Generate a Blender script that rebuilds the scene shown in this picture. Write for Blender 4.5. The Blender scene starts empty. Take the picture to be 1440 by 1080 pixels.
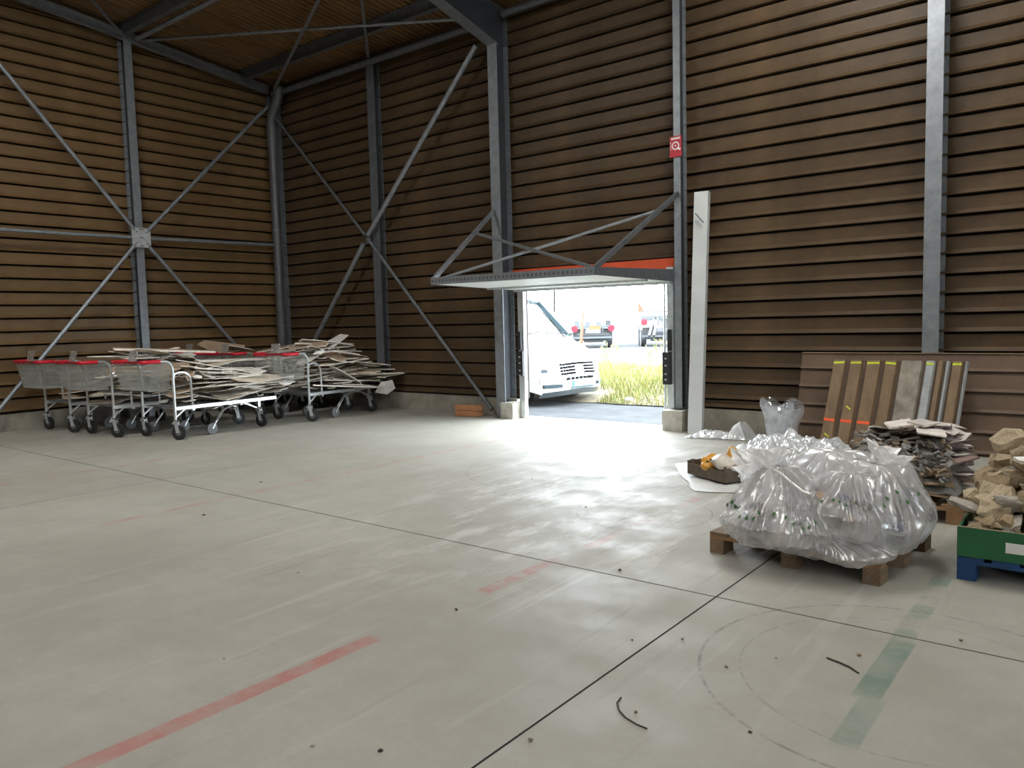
import bpy, bmesh, math, random
from mathutils import Vector, Matrix, Euler, noise
R = math.radians
PI = math.pi
S = bpy.context.scene
COL = S.collection
rnd = random.Random(7)

# ------------------------------------------------------------------ camera, world, lights, exposure
cam_d = bpy.data.cameras.new('camera')
cam = bpy.data.objects.new('camera', cam_d)
COL.objects.link(cam)
cam_d.sensor_fit = 'HORIZONTAL'
cam_d.sensor_width = 36.0
cam_d.lens = 36.0 * 1096.7 / 1440.0
cam_d.clip_end = 400
PITCH, ROLL, YAW = 0.0809621, -0.0254012, -0.6713756
fw = Vector((math.sin(YAW) * math.cos(PITCH), math.cos(YAW) * math.cos(PITCH), -math.sin(PITCH)))
rt = Vector((math.cos(YAW), -math.sin(YAW), 0))
up = rt.cross(fw)
r2 = rt * math.cos(ROLL) + up * math.sin(ROLL)
u2 = -rt * math.sin(ROLL) + up * math.cos(ROLL)
M = Matrix((r2, u2, -fw)).transposed().to_4x4()
M.translation = Vector((0, 0, 1.6))
cam.matrix_world = M
S.camera = cam

world = bpy.data.worlds.new('overcast_sky')
S.world = world
world.use_nodes = True
bg = world.node_tree.nodes['Background']
bg.inputs['Color'].default_value = (0.84, 0.93, 1.0, 1)
bg.inputs['Strength'].default_value = 27.0


def area(name, loc, rot, sx, sy, power, color=(1, 1, 1), portal=False):
    d = bpy.data.lights.new(name, 'AREA')
    d.shape = 'RECTANGLE'
    d.size, d.size_y = sx, sy
    d.energy = power
    d.color = color
    if portal:
        d.cycles.is_portal = True
    o = bpy.data.objects.new(name, d)
    o.location = loc
    o.rotation_euler = rot
    COL.objects.link(o)
    return o


area('door_portal', (-6.45, 10.42, 1.15), (R(90), 0, R(180)), 2.6, 2.3, 1, portal=True)
# area lamps for the hall's unseen rooflights, plus one fill added over the trolleys
area('rooflight_fill', (-2.7, 7.8, 6.8), (R(6), 0, 0), 1.3, 4.0, 300, (1.0, 0.98, 0.93))
area('rooflight_fill', (2.2, 6.2, 6.95), (R(6), 0, 0), 1.3, 4.6, 230, (1.0, 0.98, 0.93))
area('rooflight_fill', (-9.6, 3.2, 7.25), (R(6), 0, 0), 1.3, 5.0, 430, (1.0, 0.98, 0.93))  # unseen fill lamp, added to brighten the floor around the trolleys
area('rooflight_fill', (-3.0, -1.5, 7.8), (R(6), 0, 0), 1.3, 5.0, 275, (1.0, 0.98, 0.93))

vs = S.view_settings
S.display_settings.display_device = 'sRGB'
vs.view_transform = 'Standard'
vs.look = 'None'
vs.gamma = 1.0
vs.use_curve_mapping = False
vs.exposure = 0.0
S.cycles.max_bounces = 8
S.cycles.transparent_max_bounces = 24
S.cycles.sample_clamp_indirect = 6.0
S.cycles.use_denoising = True


# ------------------------------------------------------------------ helpers
class MB:
    def __init__(s):
        s.v, s.f, s.m = [], [], []
        s.mi = 0

    def quad(s, pts):
        n = len(s.v)
        s.v += [tuple(p) for p in pts]
        s.f.append(tuple(range(n, n + len(pts))))
        s.m.append(s.mi)

    def obox(s, c, ax, ay, az):
        c, ax, ay, az = Vector(c), Vector(ax), Vector(ay), Vector(az)
        n = len(s.v)
        for k in (-1, 1):
            for j in (-1, 1):
                for i in (-1, 1):
                    s.v.append(tuple(c + ax * i + ay * j + az * k))
        for f in ((0, 2, 3, 1), (4, 5, 7, 6), (0, 1, 5, 4), (2, 6, 7, 3), (0, 4, 6, 2), (1, 3, 7, 5)):
            s.f.append(tuple(n + q for q in f))
            s.m.append(s.mi)
        return s

    def box(s, x0, x1, y0, y1, z0, z1):
        return s.obox(((x0 + x1) / 2, (y0 + y1) / 2, (z0 + z1) / 2), ((x1 - x0) / 2, 0, 0), (0, (y1 - y0) / 2, 0), (0, 0, (z1 - z0) / 2))

    def bar(s, a, b, w, h, upv=(0, 0, 1)):
        a, b = Vector(a), Vector(b)
        d = b - a
        L = d.length
        d.normalize()
        x = d.cross(Vector(upv))
        if x.length < 1e-4:
            x = d.cross(Vector((1, 0, 0)))
        x.normalize()
        y = x.cross(d)
        return s.obox((a + b) / 2, d * L / 2, x * w / 2, y * h / 2)

    def tube(s, pts, r, n=8, cap=True):
        P = [Vector(p) for p in pts]
        rr = r if isinstance(r, (list, tuple)) else [r] * len(P)
        T = []
        for i in range(len(P)):
            a = P[max(i - 1, 0)]
            b = P[min(i + 1, len(P) - 1)]
            T.append((b - a).normalized())
        x = T[0].orthogonal().normalized()
        base = len(s.v)
        for i, p in enumerate(P):
            x = (x - T[i] * x.dot(T[i])).normalized()
            y = T[i].cross(x)
            for k in range(n):
                a = 2 * PI * k / n + PI / n
                s.v.append(tuple(p + (x * math.cos(a) + y * math.sin(a)) * rr[i]))
        for i in range(len(P) - 1):
            for k in range(n):
                a = base + i * n + k
                b = base + i * n + (k + 1) % n
                s.f.append((a, b, b + n, a + n))
                s.m.append(s.mi)
        if cap:
            s.f.append(tuple(base + k for k in reversed(range(n))))
            s.f.append(tuple(base + (len(P) - 1) * n + k for k in range(n)))
            s.m += [s.mi, s.mi]
        return s

    def cyl(s, a, b, r, n=16):
        return s.tube([a, b], r, n)

    def extrude(s, prof, o, ux, uy, d):
        """closed profile (list of 2d points) in the plane ux,uy at o, swept along d"""
        o, ux, uy, d = Vector(o), Vector(ux), Vector(uy), Vector(d)
        n = len(prof)
        b = len(s.v)
        for off in (Vector((0, 0, 0)), d):
            for p in prof:
                s.v.append(tuple(o + ux * p[0] + uy * p[1] + off))
        for k in range(n):
            q = (k + 1) % n
            s.f.append((b + k, b + q, b + n + q, b + n + k))
            s.m.append(s.mi)
        s.f.append(tuple(b + k for k in reversed(range(n))))
        s.f.append(tuple(b + n + k for k in range(n)))
        s.m += [s.mi, s.mi]
        return s

    def grid(s, fn, nu, nv, wrap_u=False):
        b = len(s.v)
        for j in range(nv + 1):
            for i in range(nu if wrap_u else nu + 1):
                s.v.append(tuple(fn(i / nu, j / nv)))
        w = nu if wrap_u else nu + 1
        for j in range(nv):
            for i in range(nu):
                i2 = (i + 1) % w if wrap_u else i + 1
                s.f.append((b + j * w + i, b + j * w + i2, b + (j + 1) * w + i2, b + (j + 1) * w + i))
                s.m.append(s.mi)
        return s

    def mesh(s, name, mats, smooth=False):
        me = bpy.data.meshes.new(name)
        me.from_pydata(s.v, [], s.f)
        if not isinstance(mats, (list, tuple)):
            mats = [mats]
        for m in mats:
            me.materials.append(m)
        if len(mats) > 1:
            me.polygons.foreach_set('material_index', s.m)
        if smooth:
            me.polygons.foreach_set('use_smooth', [True] * len(me.polygons))
        me.update()
        bm = bmesh.new()
        bm.from_mesh(me)
        bmesh.ops.recalc_face_normals(bm, faces=bm.faces)
        bm.to_mesh(me)
        bm.free()
        if smooth:
            try:
                me.set_sharp_from_angle(angle=R(40))
            except Exception:
                pass
        return me

    def build(s, name, mats, parent=None, smooth=False, loc=None, rot=None):
        return put(name, s.mesh(name, mats, smooth), parent, loc, rot)


def put(name, me, parent=None, loc=None, rot=None, scale=None):
    o = bpy.data.objects.new(name, me)
    COL.objects.link(o)
    if parent is not None:
        o.parent = parent
    if loc is not None:
        o.location = loc
    if rot is not None:
        o.rotation_euler = rot
    if scale is not None:
        o.scale = scale
    return o


def tag(o, label, cat, group=None, kind='thing'):
    o['label'] = label
    o['category'] = cat
    if group:
        o['group'] = group
    if kind:
        o['kind'] = kind
    return o


def thing(name, label, cat, loc=(0, 0, 0), rotz=0, group=None):
    o = bpy.data.objects.new(name, None)
    o.empty_display_size = 0.2
    COL.objects.link(o)
    o.location = loc
    o.rotation_euler = (0, 0, rotz)
    return tag(o, label, cat, group)


def struct(o):
    o['kind'] = 'structure'
    return o


KIDS = {}


def dup(root, loc, rotz, label):
    r = root.copy()
    COL.objects.link(r)
    r.location = loc
    r.rotation_euler = (0, 0, rotz)
    r['label'] = label
    for ch in list(root.children):
        c = ch.copy()
        COL.objects.link(c)
        c.parent = r
        for g in list(ch.children):
            d = g.copy()
            COL.objects.link(d)
            d.parent = c
    return r


def arc(c, u, v, r, a0, a1, n=6):
    c, u, v = Vector(c), Vector(u), Vector(v)
    return [c + u * r * math.cos(a0 + (a1 - a0) * i / n) + v * r * math.sin(a0 + (a1 - a0) * i / n) for i in range(n + 1)]


# ------------------------------------------------------------------ materials
def nt(name):
    m = bpy.data.materials.new(name)
    m.use_nodes = True
    t = m.node_tree
    return m, t, t.nodes['Principled BSDF']


def lk(t, a, b):
    t.links.new(a, b)


def mat(name, col, rough=0.6, metal=0.0, var=0.25, scale=6.0, dark=None, bump=0.0, bscale=60, spec=None, objvar=0.0, stretch=None):
    """plain coloured material with procedural mottling, fine relief and an optional per-object shade"""
    m, t, b = nt(name)
    n = t.nodes
    tc = n.new('ShaderNodeTexCoord')
    src = tc.outputs['Object']
    if stretch:
        mp = n.new('ShaderNodeMapping')
        mp.inputs['Scale'].default_value = stretch
        lk(t, src, mp.inputs['Vector'])
        src = mp.outputs['Vector']
    no = n.new('ShaderNodeTexNoise')
    no.inputs['Scale'].default_value = scale
    no.inputs['Detail'].default_value = 6
    no.inputs['Roughness'].default_value = 0.62
    lk(t, src, no.inputs['Vector'])
    ra = n.new('ShaderNodeValToRGB')
    ra.color_ramp.elements[0].position = 0.3
    ra.color_ramp.elements[1].position = 0.7
    d = dark or tuple(c * (1 - var) for c in col)
    l = tuple(min(1, c * (1 + var * 0.6)) for c in col)
    ra.color_ramp.elements[0].color = (*d, 1)
    ra.color_ramp.elements[1].color = (*l, 1)
    lk(t, no.outputs['Fac'], ra.inputs['Fac'])
    out = ra.outputs['Color']
    if objvar:
        oi = n.new('ShaderNodeObjectInfo')
        mr = n.new('ShaderNodeMapRange')
        mr.inputs['To Min'].default_value = 1 - objvar
        mr.inputs['To Max'].default_value = 1 + objvar
        lk(t, oi.outputs['Random'], mr.inputs['Value'])
        mx = n.new('ShaderNodeVectorMath')
        mx.operation = 'SCALE'
        lk(t, out, mx.inputs[0])
        lk(t, mr.outputs['Result'], mx.inputs['Scale'])
        out = mx.outputs['Vector']
    lk(t, out, b.inputs['Base Color'])
    b.inputs['Roughness'].default_value = rough
    b.inputs['Metallic'].default_value = metal
    if spec is not None:
        b.inputs['Specular IOR Level'].default_value = spec
    if bump:
        n2 = n.new('ShaderNodeTexNoise')
        n2.inputs['Scale'].default_value = bscale
        n2.inputs['Detail'].default_value = 5
        lk(t, src, n2.inputs['Vector'])
        bp = n.new('ShaderNodeBump')
        bp.inputs['Strength'].default_value = bump
        bp.inputs['Distance'].default_value = 0.01
        lk(t, n2.outputs['Fac'], bp.inputs['Height'])
        lk(t, bp.outputs['Normal'], b.inputs['Normal'])
    return m


def plastic_film(name, col, opaque, rough=0.18, gloss=0.35, scale=18, print_col=None):
    m, t, b = nt(name)
    n = t.nodes
    n.remove(b)
    out = n['Material Output']
    tr = n.new('ShaderNodeBsdfTransparent')
    tr.inputs['Color'].default_value = (0.93, 0.94, 0.95, 1)
    df = n.new('ShaderNodeBsdfDiffuse')
    df.inputs['Color'].default_value = (*col, 1)
    tl = n.new('ShaderNodeBsdfTranslucent')
    tl.inputs['Color'].default_value = (*col, 1)
    gl = n.new('ShaderNodeBsdfGlossy')
    gl.inputs['Color'].default_value = (1, 1, 1, 1)
    gl.inputs['Roughness'].default_value = rough
    m1 = n.new('ShaderNodeMixShader')
    m1.inputs['Fac'].default_value = 0.4
    lk(t, df.outputs[0], m1.inputs[1])
    lk(t, tl.outputs[0], m1.inputs[2])
    m2 = n.new('ShaderNodeMixShader')
    m2.inputs['Fac'].default_value = gloss
    lk(t, m1.outputs[0], m2.inputs[1])
    lk(t, gl.outputs[0], m2.inputs[2])
    m3 = n.new('ShaderNodeMixShader')
    lk(t, tr.outputs[0], m3.inputs[1])
    lk(t, m2.outputs[0], m3.inputs[2])
    tc = n.new('ShaderNodeTexCoord')
    no = n.new('ShaderNodeTexNoise')
    no.inputs['Scale'].default_value = scale
    no.inputs['Detail'].default_value = 5
    lk(t, tc.outputs['Object'], no.inputs['Vector'])
    mr = n.new('ShaderNodeMapRange')
    mr.inputs['From Min'].default_value = 0.35
    mr.inputs['From Max'].default_value = 0.65
    mr.inputs['To Min'].default_value = opaque - 0.15
    mr.inputs['To Max'].default_value = opaque + 0.15
    lk(t, no.outputs['Fac'], mr.inputs['Value'])
    at = n.new('ShaderNodeAttribute')
    at.attribute_name = 'gather'
    ad = n.new('ShaderNodeMath')
    ad.operation = 'MULTIPLY_ADD'
    ad.use_clamp = True
    ad.inputs[1].default_value = 0.42
    lk(t, at.outputs['Fac'], ad.inputs[0])
    lk(t, mr.outputs['Result'], ad.inputs[2])
    lk(t, ad.outputs[0], m3.inputs['Fac'])
    bp = n.new('ShaderNodeBump')
    bp.inputs['Strength'].default_value = 0.25
    bp.inputs['Distance'].default_value = 0.012
    n2 = n.new('ShaderNodeTexNoise')
    n2.inputs['Scale'].default_value = scale * 1.6
    n2.inputs['Detail'].default_value = 3
    lk(t, tc.outputs['Object'], n2.inputs['Vector'])
    lk(t, n2.outputs['Fac'], bp.inputs['Height'])
    for s_ in (df, gl, tl):
        lk(t, bp.outputs['Normal'], s_.inputs['Normal'])
    lk(t, m3.outputs[0], out.inputs['Surface'])
    return m


def floor_material():
    m, t, b = nt('worn_concrete')
    n = t.nodes
    geo = n.new('ShaderNodeNewGeometry')
    pos = geo.outputs['Position']
    sep = n.new('ShaderNodeSeparateXYZ')
    lk(t, pos, sep.inputs[0])

    def math_(op, a, b_=None, c=None):
        q = n.new('ShaderNodeMath')
        q.operation = op
        for i, x in enumerate((a, b_, c)):
            if x is None:
                continue
            if isinstance(x, (int, float)):
                q.inputs[i].default_value = x
            else:
                lk(t, x, q.inputs[i])
        return q.outputs[0]

    def noise_(scale, detail=6, rough=0.6, vec=pos, sc=None, rz=0):
        if sc or rz:
            mp = n.new('ShaderNodeMapping')
            mp.inputs['Scale'].default_value = sc or (1, 1, 1)
            mp.inputs['Rotation'].default_value = (0, 0, rz)
            lk(t, vec, mp.inputs['Vector'])
            vec = mp.outputs['Vector']
        q = n.new('ShaderNodeTexNoise')
        q.inputs['Scale'].default_value = scale
        q.inputs['Detail'].default_value = detail
        q.inputs['Roughness'].default_value = rough
        lk(t, vec, q.inputs['Vector'])
        return q.outputs['Fac']

    def step(x, a, b_):
        q = n.new('ShaderNodeMapRange')
        q.interpolation_type = 'SMOOTHSTEP'
        q.inputs['From Min'].default_value = a
        q.inputs['From Max'].default_value = b_
        lk(t, x, q.inputs['Value'])
        return q.outputs['Result']

    def mix(fac, a, b_):
        q = n.new('ShaderNodeMix')
        q.data_type = 'RGBA'
        if isinstance(fac, float):
            q.inputs[0].default_value = fac
        else:
            lk(t, fac, q.inputs[0])
        for i, x in ((6, a), (7, b_)):
            if isinstance(x, tuple):
                q.inputs[i].default_value = (*x, 1)
            else:
                lk(t, x, q.inputs[i])
        return q.outputs[2]

    big = step(noise_(0.45, 4), 0.3, 0.7)
    mid = step(noise_(2.2, 7, 0.65), 0.3, 0.72)
    fine = step(noise_(38, 5, 0.7), 0.25, 0.75)
    c = mix(big, (0.325, 0.312, 0.268), (0.415, 0.402, 0.355))
    c = mix(math_('MULTIPLY', mid, 0.35), c, (0.285, 0.268, 0.225))
    c = mix(math_('MULTIPLY', fine, 0.13), c, (0.22, 0.205, 0.18))
    # pale plaster dust dragged about near the doorway and towards the bags
    dx = math_('SUBTRACT', sep.outputs['X'], -3.6)
    dy = math_('SUBTRACT', sep.outputs['Y'], 6.4)
    rr = math_('SQRT', math_('ADD', math_('MULTIPLY', math_('MULTIPLY', dx, dx), 0.22), math_('MULTIPLY', math_('MULTIPLY', dy, dy), 0.085)))
    zone = step(rr, 1.25, 0.15)
    smear = step(noise_(3.4, 8, 0.7, sc=(1.0, 0.45, 1), rz=0.35), 0.50, 0.64)
    dust = math_('MULTIPLY', math_('MULTIPLY', zone, smear), 0.55)
    c = mix(dust, c, (0.68, 0.675, 0.66))
    # long thin drag scratches running from the doorway towards the camera
    scr = step(noise_(1.0, 3, 0.5, sc=(9, 0.55, 1), rz=-0.42), 0.60, 0.66)
    zone2 = step(rr, 2.1, 0.5)
    c = mix(math_('MULTIPLY', math_('MULTIPLY', scr, zone2), 0.22), c, (0.60, 0.58, 0.54))
    scd = step(noise_(1.3, 4, 0.55, sc=(8, 0.5, 1), rz=-0.5), 0.62, 0.67)
    c = mix(math_('MULTIPLY', math_('MULTIPLY', scd, zone2), 0.3), c, (0.2, 0.185, 0.16))
    # tyre arcs
    wv = noise_(14, 4, 0.7)
    for (ax, ay, ar, aw, am) in ((-0.72, 3.62, 0.88, 0.012, 0.55), (-0.72, 3.62, 0.70, 0.008, 0.35), (-4.6, 6.9, 1.2, 0.02, 0.3), (-3.1, 5.6, 0.55, 0.014, 0.4), (-9.0, 3.2, 1.9, 0.02, 0.2)):
        ex = math_('SUBTRACT', sep.outputs['X'], ax)
        ey = math_('SUBTRACT', sep.outputs['Y'], ay)
        ad = math_('SQRT', math_('ADD', math_('MULTIPLY', ex, ex), math_('MULTIPLY', ey, ey)))
        ring = step(math_('ABSOLUTE', math_('SUBTRACT', ad, ar)), aw, aw * 0.3)
        c = mix(math_('MULTIPLY', math_('MULTIPLY', ring, step(wv, 0.38, 0.6)), am), c, (0.13, 0.12, 0.11))
    # painted lines, worn through
    wear = step(noise_(5, 7, 0.7), 0.40, 0.62)
    wear2 = step(noise_(2.0, 6, 0.7), 0.42, 0.60)

    def line(cx, w, y0, y1, wr, a, colr):
        nonlocal c
        k = step(math_('ABSOLUTE', math_('SUBTRACT', sep.outputs['X'], cx)), w / 2 + 0.006, w / 2 - 0.004)
        k = math_('MULTIPLY', k, step(sep.outputs['Y'], y0 - 0.06, y0 + 0.03))
        k = math_('MULTIPLY', k, step(sep.outputs['Y'], y1 + 0.06, y1 - 0.03))
        if wr is not None:
            k = math_('MULTIPLY', k, wr)
        c = mix(math_('MULTIPLY', k, a), c, colr)

    red = (0.42, 0.10, 0.085)
    solid = math_('ADD', 0.6, math_('MULTIPLY', wear, 0.4))
    line(-2.99, 0.10, -6.0, 2.56, solid, 0.62, red)
    line(-2.97, 0.10, 3.42, 4.15, wear, 0.5, red)
    line(-2.95, 0.10, 4.2, 6.3, wear2, 0.33, red)
    line(-6.64, 0.09, 2.8, 8.4, wear, 0.34, red)
    line(-9.35, 0.09, 1.5, 8.0, wear, 0.3, red)
    line(-11.6, 0.09, 1.5, 6.0, wear2, 0.2, red)
    green = (0.07, 0.17, 0.125)
    line(-0.79, 0.10, 2.93, 3.32, solid, 0.42, green)
    line(-0.82, 0.11, 3.36, 4.02, solid, 0.62, green)
    line(-0.83, 0.10, 4.05, 4.75, wear, 0.4, green)
    line(-0.84, 0.10, 5.0, 5.6, wear2, 0.5, green)
    lk(t, c, b.inputs['Base Color'])
    ro = n.new('ShaderNodeMapRange')
    ro.inputs['To Min'].default_value = 0.52
    ro.inputs['To Max'].default_value = 0.75
    lk(t, mid, ro.inputs['Value'])
    lk(t, ro.outputs['Result'], b.inputs['Roughness'])
    b.inputs['Specular IOR Level'].default_value = 0.27
    bp = n.new('ShaderNodeBump')
    bp.inputs['Strength'].default_value = 0.12
    bp.inputs['Distance'].default_value = 0.004
    lk(t, math_('ADD', noise_(60, 5, 0.7), math_('MULTIPLY', dust, 2.0)), bp.inputs['Height'])
    lk(t, bp.outputs['Normal'], b.inputs['Normal'])
    return m


M_floor = floor_material()
M_joint = mat('joint_filler', (0.012, 0.011, 0.010), 0.9)
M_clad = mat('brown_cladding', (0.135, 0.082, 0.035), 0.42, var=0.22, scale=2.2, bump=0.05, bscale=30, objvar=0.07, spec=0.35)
M_clad_d = mat('brown_cladding_shaded', (0.078, 0.049, 0.025), 0.5, var=0.4, scale=1.5, bump=0.05, bscale=30, objvar=0.10, spec=0.3)  # darker copy of the cladding; the back wall's dimmer light is in the colour
M_back = mat('dark_backing', (0.02, 0.014, 0.01), 0.9)
M_deck = mat('brown_roof_deck', (0.21, 0.118, 0.05), 0.35, var=0.35, scale=3, stretch=(6, 0.6, 1), objvar=0.06, spec=0.5)
M_steel = mat('galvanised_steel', (0.26, 0.28, 0.30), 0.45, 0.55, var=0.22, scale=9, bump=0.03)
M_steel_d = mat('dull_grey_steel', (0.13, 0.14, 0.15), 0.55, 0.4, var=0.25, scale=7)
M_steel_w = mat('dark_web_steel', (0.028, 0.031, 0.036), 0.7, 0.0, var=0.3, scale=5)  # darker steel for the webs of columns and rafter
M_pipe = mat('grey_pipe', (0.085, 0.085, 0.087), 0.45, 0.1, var=0.2, scale=6)
M_pale = mat('pale_grey_casing', (0.55, 0.57, 0.56), 0.5, 0.0, var=0.08, scale=4)
M_conc = mat('grey_concrete', (0.26, 0.235, 0.19), 0.9, var=0.35, scale=5, bump=0.5, bscale=40)
M_conc_l = mat('light_concrete_block', (0.42, 0.40, 0.34), 0.9, var=0.25, scale=9, bump=0.5, bscale=40)
M_red = mat('orange_red_paint', (0.48, 0.065, 0.02), 0.4, var=0.15, scale=4)
M_sign = mat('sign_red', (0.42, 0.012, 0.03), 0.4, var=0.05)
M_white = mat('white_print', (0.75, 0.73, 0.7), 0.5, var=0.03)
M_galv_l = mat('bright_galvanised', (0.62, 0.65, 0.66), 0.35, 0.6, var=0.15, scale=14)
M_leaf = mat('white_door_sheet', (0.74, 0.76, 0.74), 0.45, 0.1, var=0.08, scale=5)
M_black = mat('black_plastic', (0.018, 0.018, 0.02), 0.5, var=0.2)
M_chrome = mat('zinc_tube', (0.62, 0.64, 0.64), 0.28, 0.8, var=0.12, scale=12)
M_wire = mat('basket_wire', (0.55, 0.57, 0.55), 0.35, 0.7, var=0.1)
M_grip = mat('red_grip', (0.55, 0.012, 0.03), 0.35, var=0.08)
M_gripbar = mat('dark_handle_bar', (0.28, 0.012, 0.022), 0.35, var=0.1)
M_tyre = mat('black_rubber', (0.018, 0.018, 0.019), 0.7, var=0.2)
M_rim = mat('grey_wheel_tread', (0.12, 0.12, 0.12), 0.6, var=0.2)
M_holder = plastic_film('card_holder_film', (0.5, 0.48, 0.45), 0.5, 0.2, 0.3)
M_bedgrey = mat('grey_bed_sheet', (0.22, 0.225, 0.24), 0.5, 0.2, var=0.15)


# ------------------------------------------------------------------ floor slabs
XJ = [-14.6, -8.08, -1.81, 4.46, 10.73, 16.2]
YJ = [-14.2, -8.4, -2.15, 4.10, 10.36]
mb = MB()
mb.box(XJ[0], XJ[-1], YJ[0], YJ[-1], -0.12, -0.0018)
floor = struct(mb.build('floor', M_joint))
for i in range(len(XJ) - 1):
    for j in range(len(YJ) - 1):
        g = 0.006
        mb = MB()
        mb.box(XJ[i] + g, XJ[i + 1] - g, YJ[j] + g, YJ[j + 1] - g, -0.006, 0.0)
        mb.build('floor_slab', M_floor, floor)

# ------------------------------------------------------------------ walls: horizontal steel trays
YW, XL = 10.27, -14.45
PB, PL = 0.2235, 0.2195
prof = [(0.045, 0.0), (0.045, 0.027), (-0.040, 0.029), (-0.045, 0.033), (0.0, 0.080), (0.0, 1.0)]


def tray_mesh(L, pitch, axis, h=None):
    """open tray: axis 'x' runs along +x facing -y, axis 'y' runs along +y facing +x"""
    m_ = MB()
    pts = [(d, z if z < 0.5 else (h or pitch)) for d, z in prof]
    if h:
        pts = [(d, min(z, h)) for d, z in pts]
    pts = pts + [(0.045, pts[-1][1])]
    for k in range(len(pts) - 1):
        (d0, z0), (d1, z1) = pts[k], pts[k + 1]
        if axis == 'x':
            m_.quad([(0, d0, z0), (L, d0, z0), (L, d1, z1), (0, d1, z1)])
        else:
            m_.quad([(-d0, 0, z0), (-d0, L, z0), (-d1, L, z1), (-d1, 0, z1)])
    # end caps
    for e in (0, L):
        if axis == 'x':
            m_.quad([(e, d, z) for d, z in pts])
        else:
            m_.quad([(-d, e, z) for d, z in pts])
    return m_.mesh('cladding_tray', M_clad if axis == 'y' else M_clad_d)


ZB0 = 2.432 - 10 * PB  # lowest full tray
mb = MB()
mb.box(XL - 0.1, -7.88, YW + 0.045, YW + 0.12, 0.30, 7.2)
mb.box(-5.10, 16.2, YW + 0.045, YW + 0.12, 0.30, 7.2)
mb.box(-7.88, -5.10, YW + 0.045, YW + 0.12, 2.36, 7.2)
wall_back = struct(mb.build('wall_back', M_back))
bays = [(-14.42, -11.2), (-11.2, -8.12), (-8.12, -4.98), (-4.98, -1.78), (-1.78, 1.4), (1.4, 4.6), (4.6, 8.0)]
cache = {}
for bi, (xa, xb) in enumerate(bays):
    for k in range(-1, 29):
        z = ZB0 + k * PB
        h = None
        if k == -1:
            if z + PB < 0.33:
                continue
        if z < 0.30:
            h = z + PB - 0.30
            z = 0.30
            if h < 0.07:
                continue
        spans = [(xa + 0.004, xb - 0.004)]
        if bi == 2 and z < 2.35:
            spans = [(-8.1, -7.88), (-5.10, -4.99)]
        for s0, s1 in spans:
            key = (round(s1 - s0, 3), 'x', h)
            if key not in cache:
                cache[key] = tray_mesh(s1 - s0, PB, 'x', h)
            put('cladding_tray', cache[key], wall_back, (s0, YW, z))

ROOF0, RS = 6.66, 0.113


def roofz(y):
    return ROOF0 + RS * (YW - y)


mb = MB()
mb.extrude([(-14.2, 0.28), (YW + 0.1, 0.28), (YW + 0.1, roofz(YW) + .1), (-14.2, roofz(-14.2) + .1)], (XL - 0.045, 0, 0), (0, 1, 0), (0, 0, 1), (-0.08, 0, 0))
wall_left = struct(mb.build('wall_left', M_back))
ZL0 = 2.045 - 7 * PL
lbays = [(7.08, 10.25), (3.95, 7.08), (0.8, 3.95), (-2.3, 0.8)]
for (ya, yb) in lbays:
    for k in range(-1, 30):
        z = ZL0 + k * PL
        h = None
        if z < 0.28:
            h = z + PL - 0.28
            z = 0.28
            if h < 0.07:
                continue
        if roofz(ya) < z + 0.08:
            continue
        y1 = yb - 0.004
        if roofz(yb) < z + PL:
            y1 = min(y1, YW - (z + PL - ROOF0) / RS)
            if y1 < ya + 0.15:
                continue
        key = (round(y1 - ya - 0.004, 3), 'y', h)
        if key not in cache:
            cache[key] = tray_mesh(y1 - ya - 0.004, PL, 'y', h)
        put('cladding_tray', cache[key], wall_left, (XL, ya + 0.004, z))

# concrete upstands under the cladding
mb = MB()
mb.box(XL - 0.12, -7.95, 10.13, YW + 0.13, -0.02, 0.30)
b1 = struct(mb.build('baseboard_back', M_conc))
mb = MB()
mb.box(-4.98, 16.2, 10.13, YW + 0.13, -0.02, 0.30)
struct(mb.build('baseboard_back', M_conc))
mb = MB()
mb.box(XL - 0.12, XL + 0.13, -14.2, 10.13, -0.02, 0.28)
struct(mb.build('baseboard_left', M_conc))
# unseen sides of the hall
M_plainwall = mat('plain_brown_wall', (0.17, 0.10, 0.05), 0.6)
mb = MB()
mb.box(16.2, 16.3, -14.2, 10.4, 0, 7.2)
struct(mb.build('wall_right', M_plainwall))
mb = MB()
mb.box(-14.6, 16.3, -14.3, -14.2, 0, 9.6)
struct(mb.build('wall_front', M_plainwall))

# ------------------------------------------------------------------ roof deck
mb = MB()
ya, yb = -14.3, YW + 0.12
mb.extrude([(ya, roofz(ya) + 0.06), (yb, roofz(yb) + 0.06), (yb, roofz(yb) + 0.16), (ya, roofz(ya) + 0.16)], (-14.6, 0, 0), (0, 1, 0), (0, 0, 1), (30.9, 0, 0))
ceiling = struct(mb.build('ceiling', M_deck))


def deck_mesh(w, y0, y1):
    m_ = MB()
    n = int(round(w / 0.125))
    pts = []
    for i in range(n):
        x = i * 0.125
        pts += [(x, 0.05), (x + 0.035, 0.05), (x + 0.05, 0.0), (x + 0.11, 0.0)]
    pts.append((w, 0.05))
    for a, b_ in zip(pts[:-1], pts[1:]):
        m_.quad([(a[0], y0, roofz(y0) + a[1]), (b_[0], y0, roofz(y0) + b_[1]), (b_[0], y1, roofz(y1) + b_[1]), (a[0], y1, roofz(y1) + a[1])])
    return m_.mesh('roof_sheet', M_deck)


for (y0, y1) in ((7.02, YW + 0.02), (3.6, 7.05)):
    dm = deck_mesh(1.0, y0, y1)
    for i in range(12):
        put('roof_sheet', dm, ceiling, (-14.5 + i * 1.0, 0, 0.004 * (i % 2)))


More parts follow.
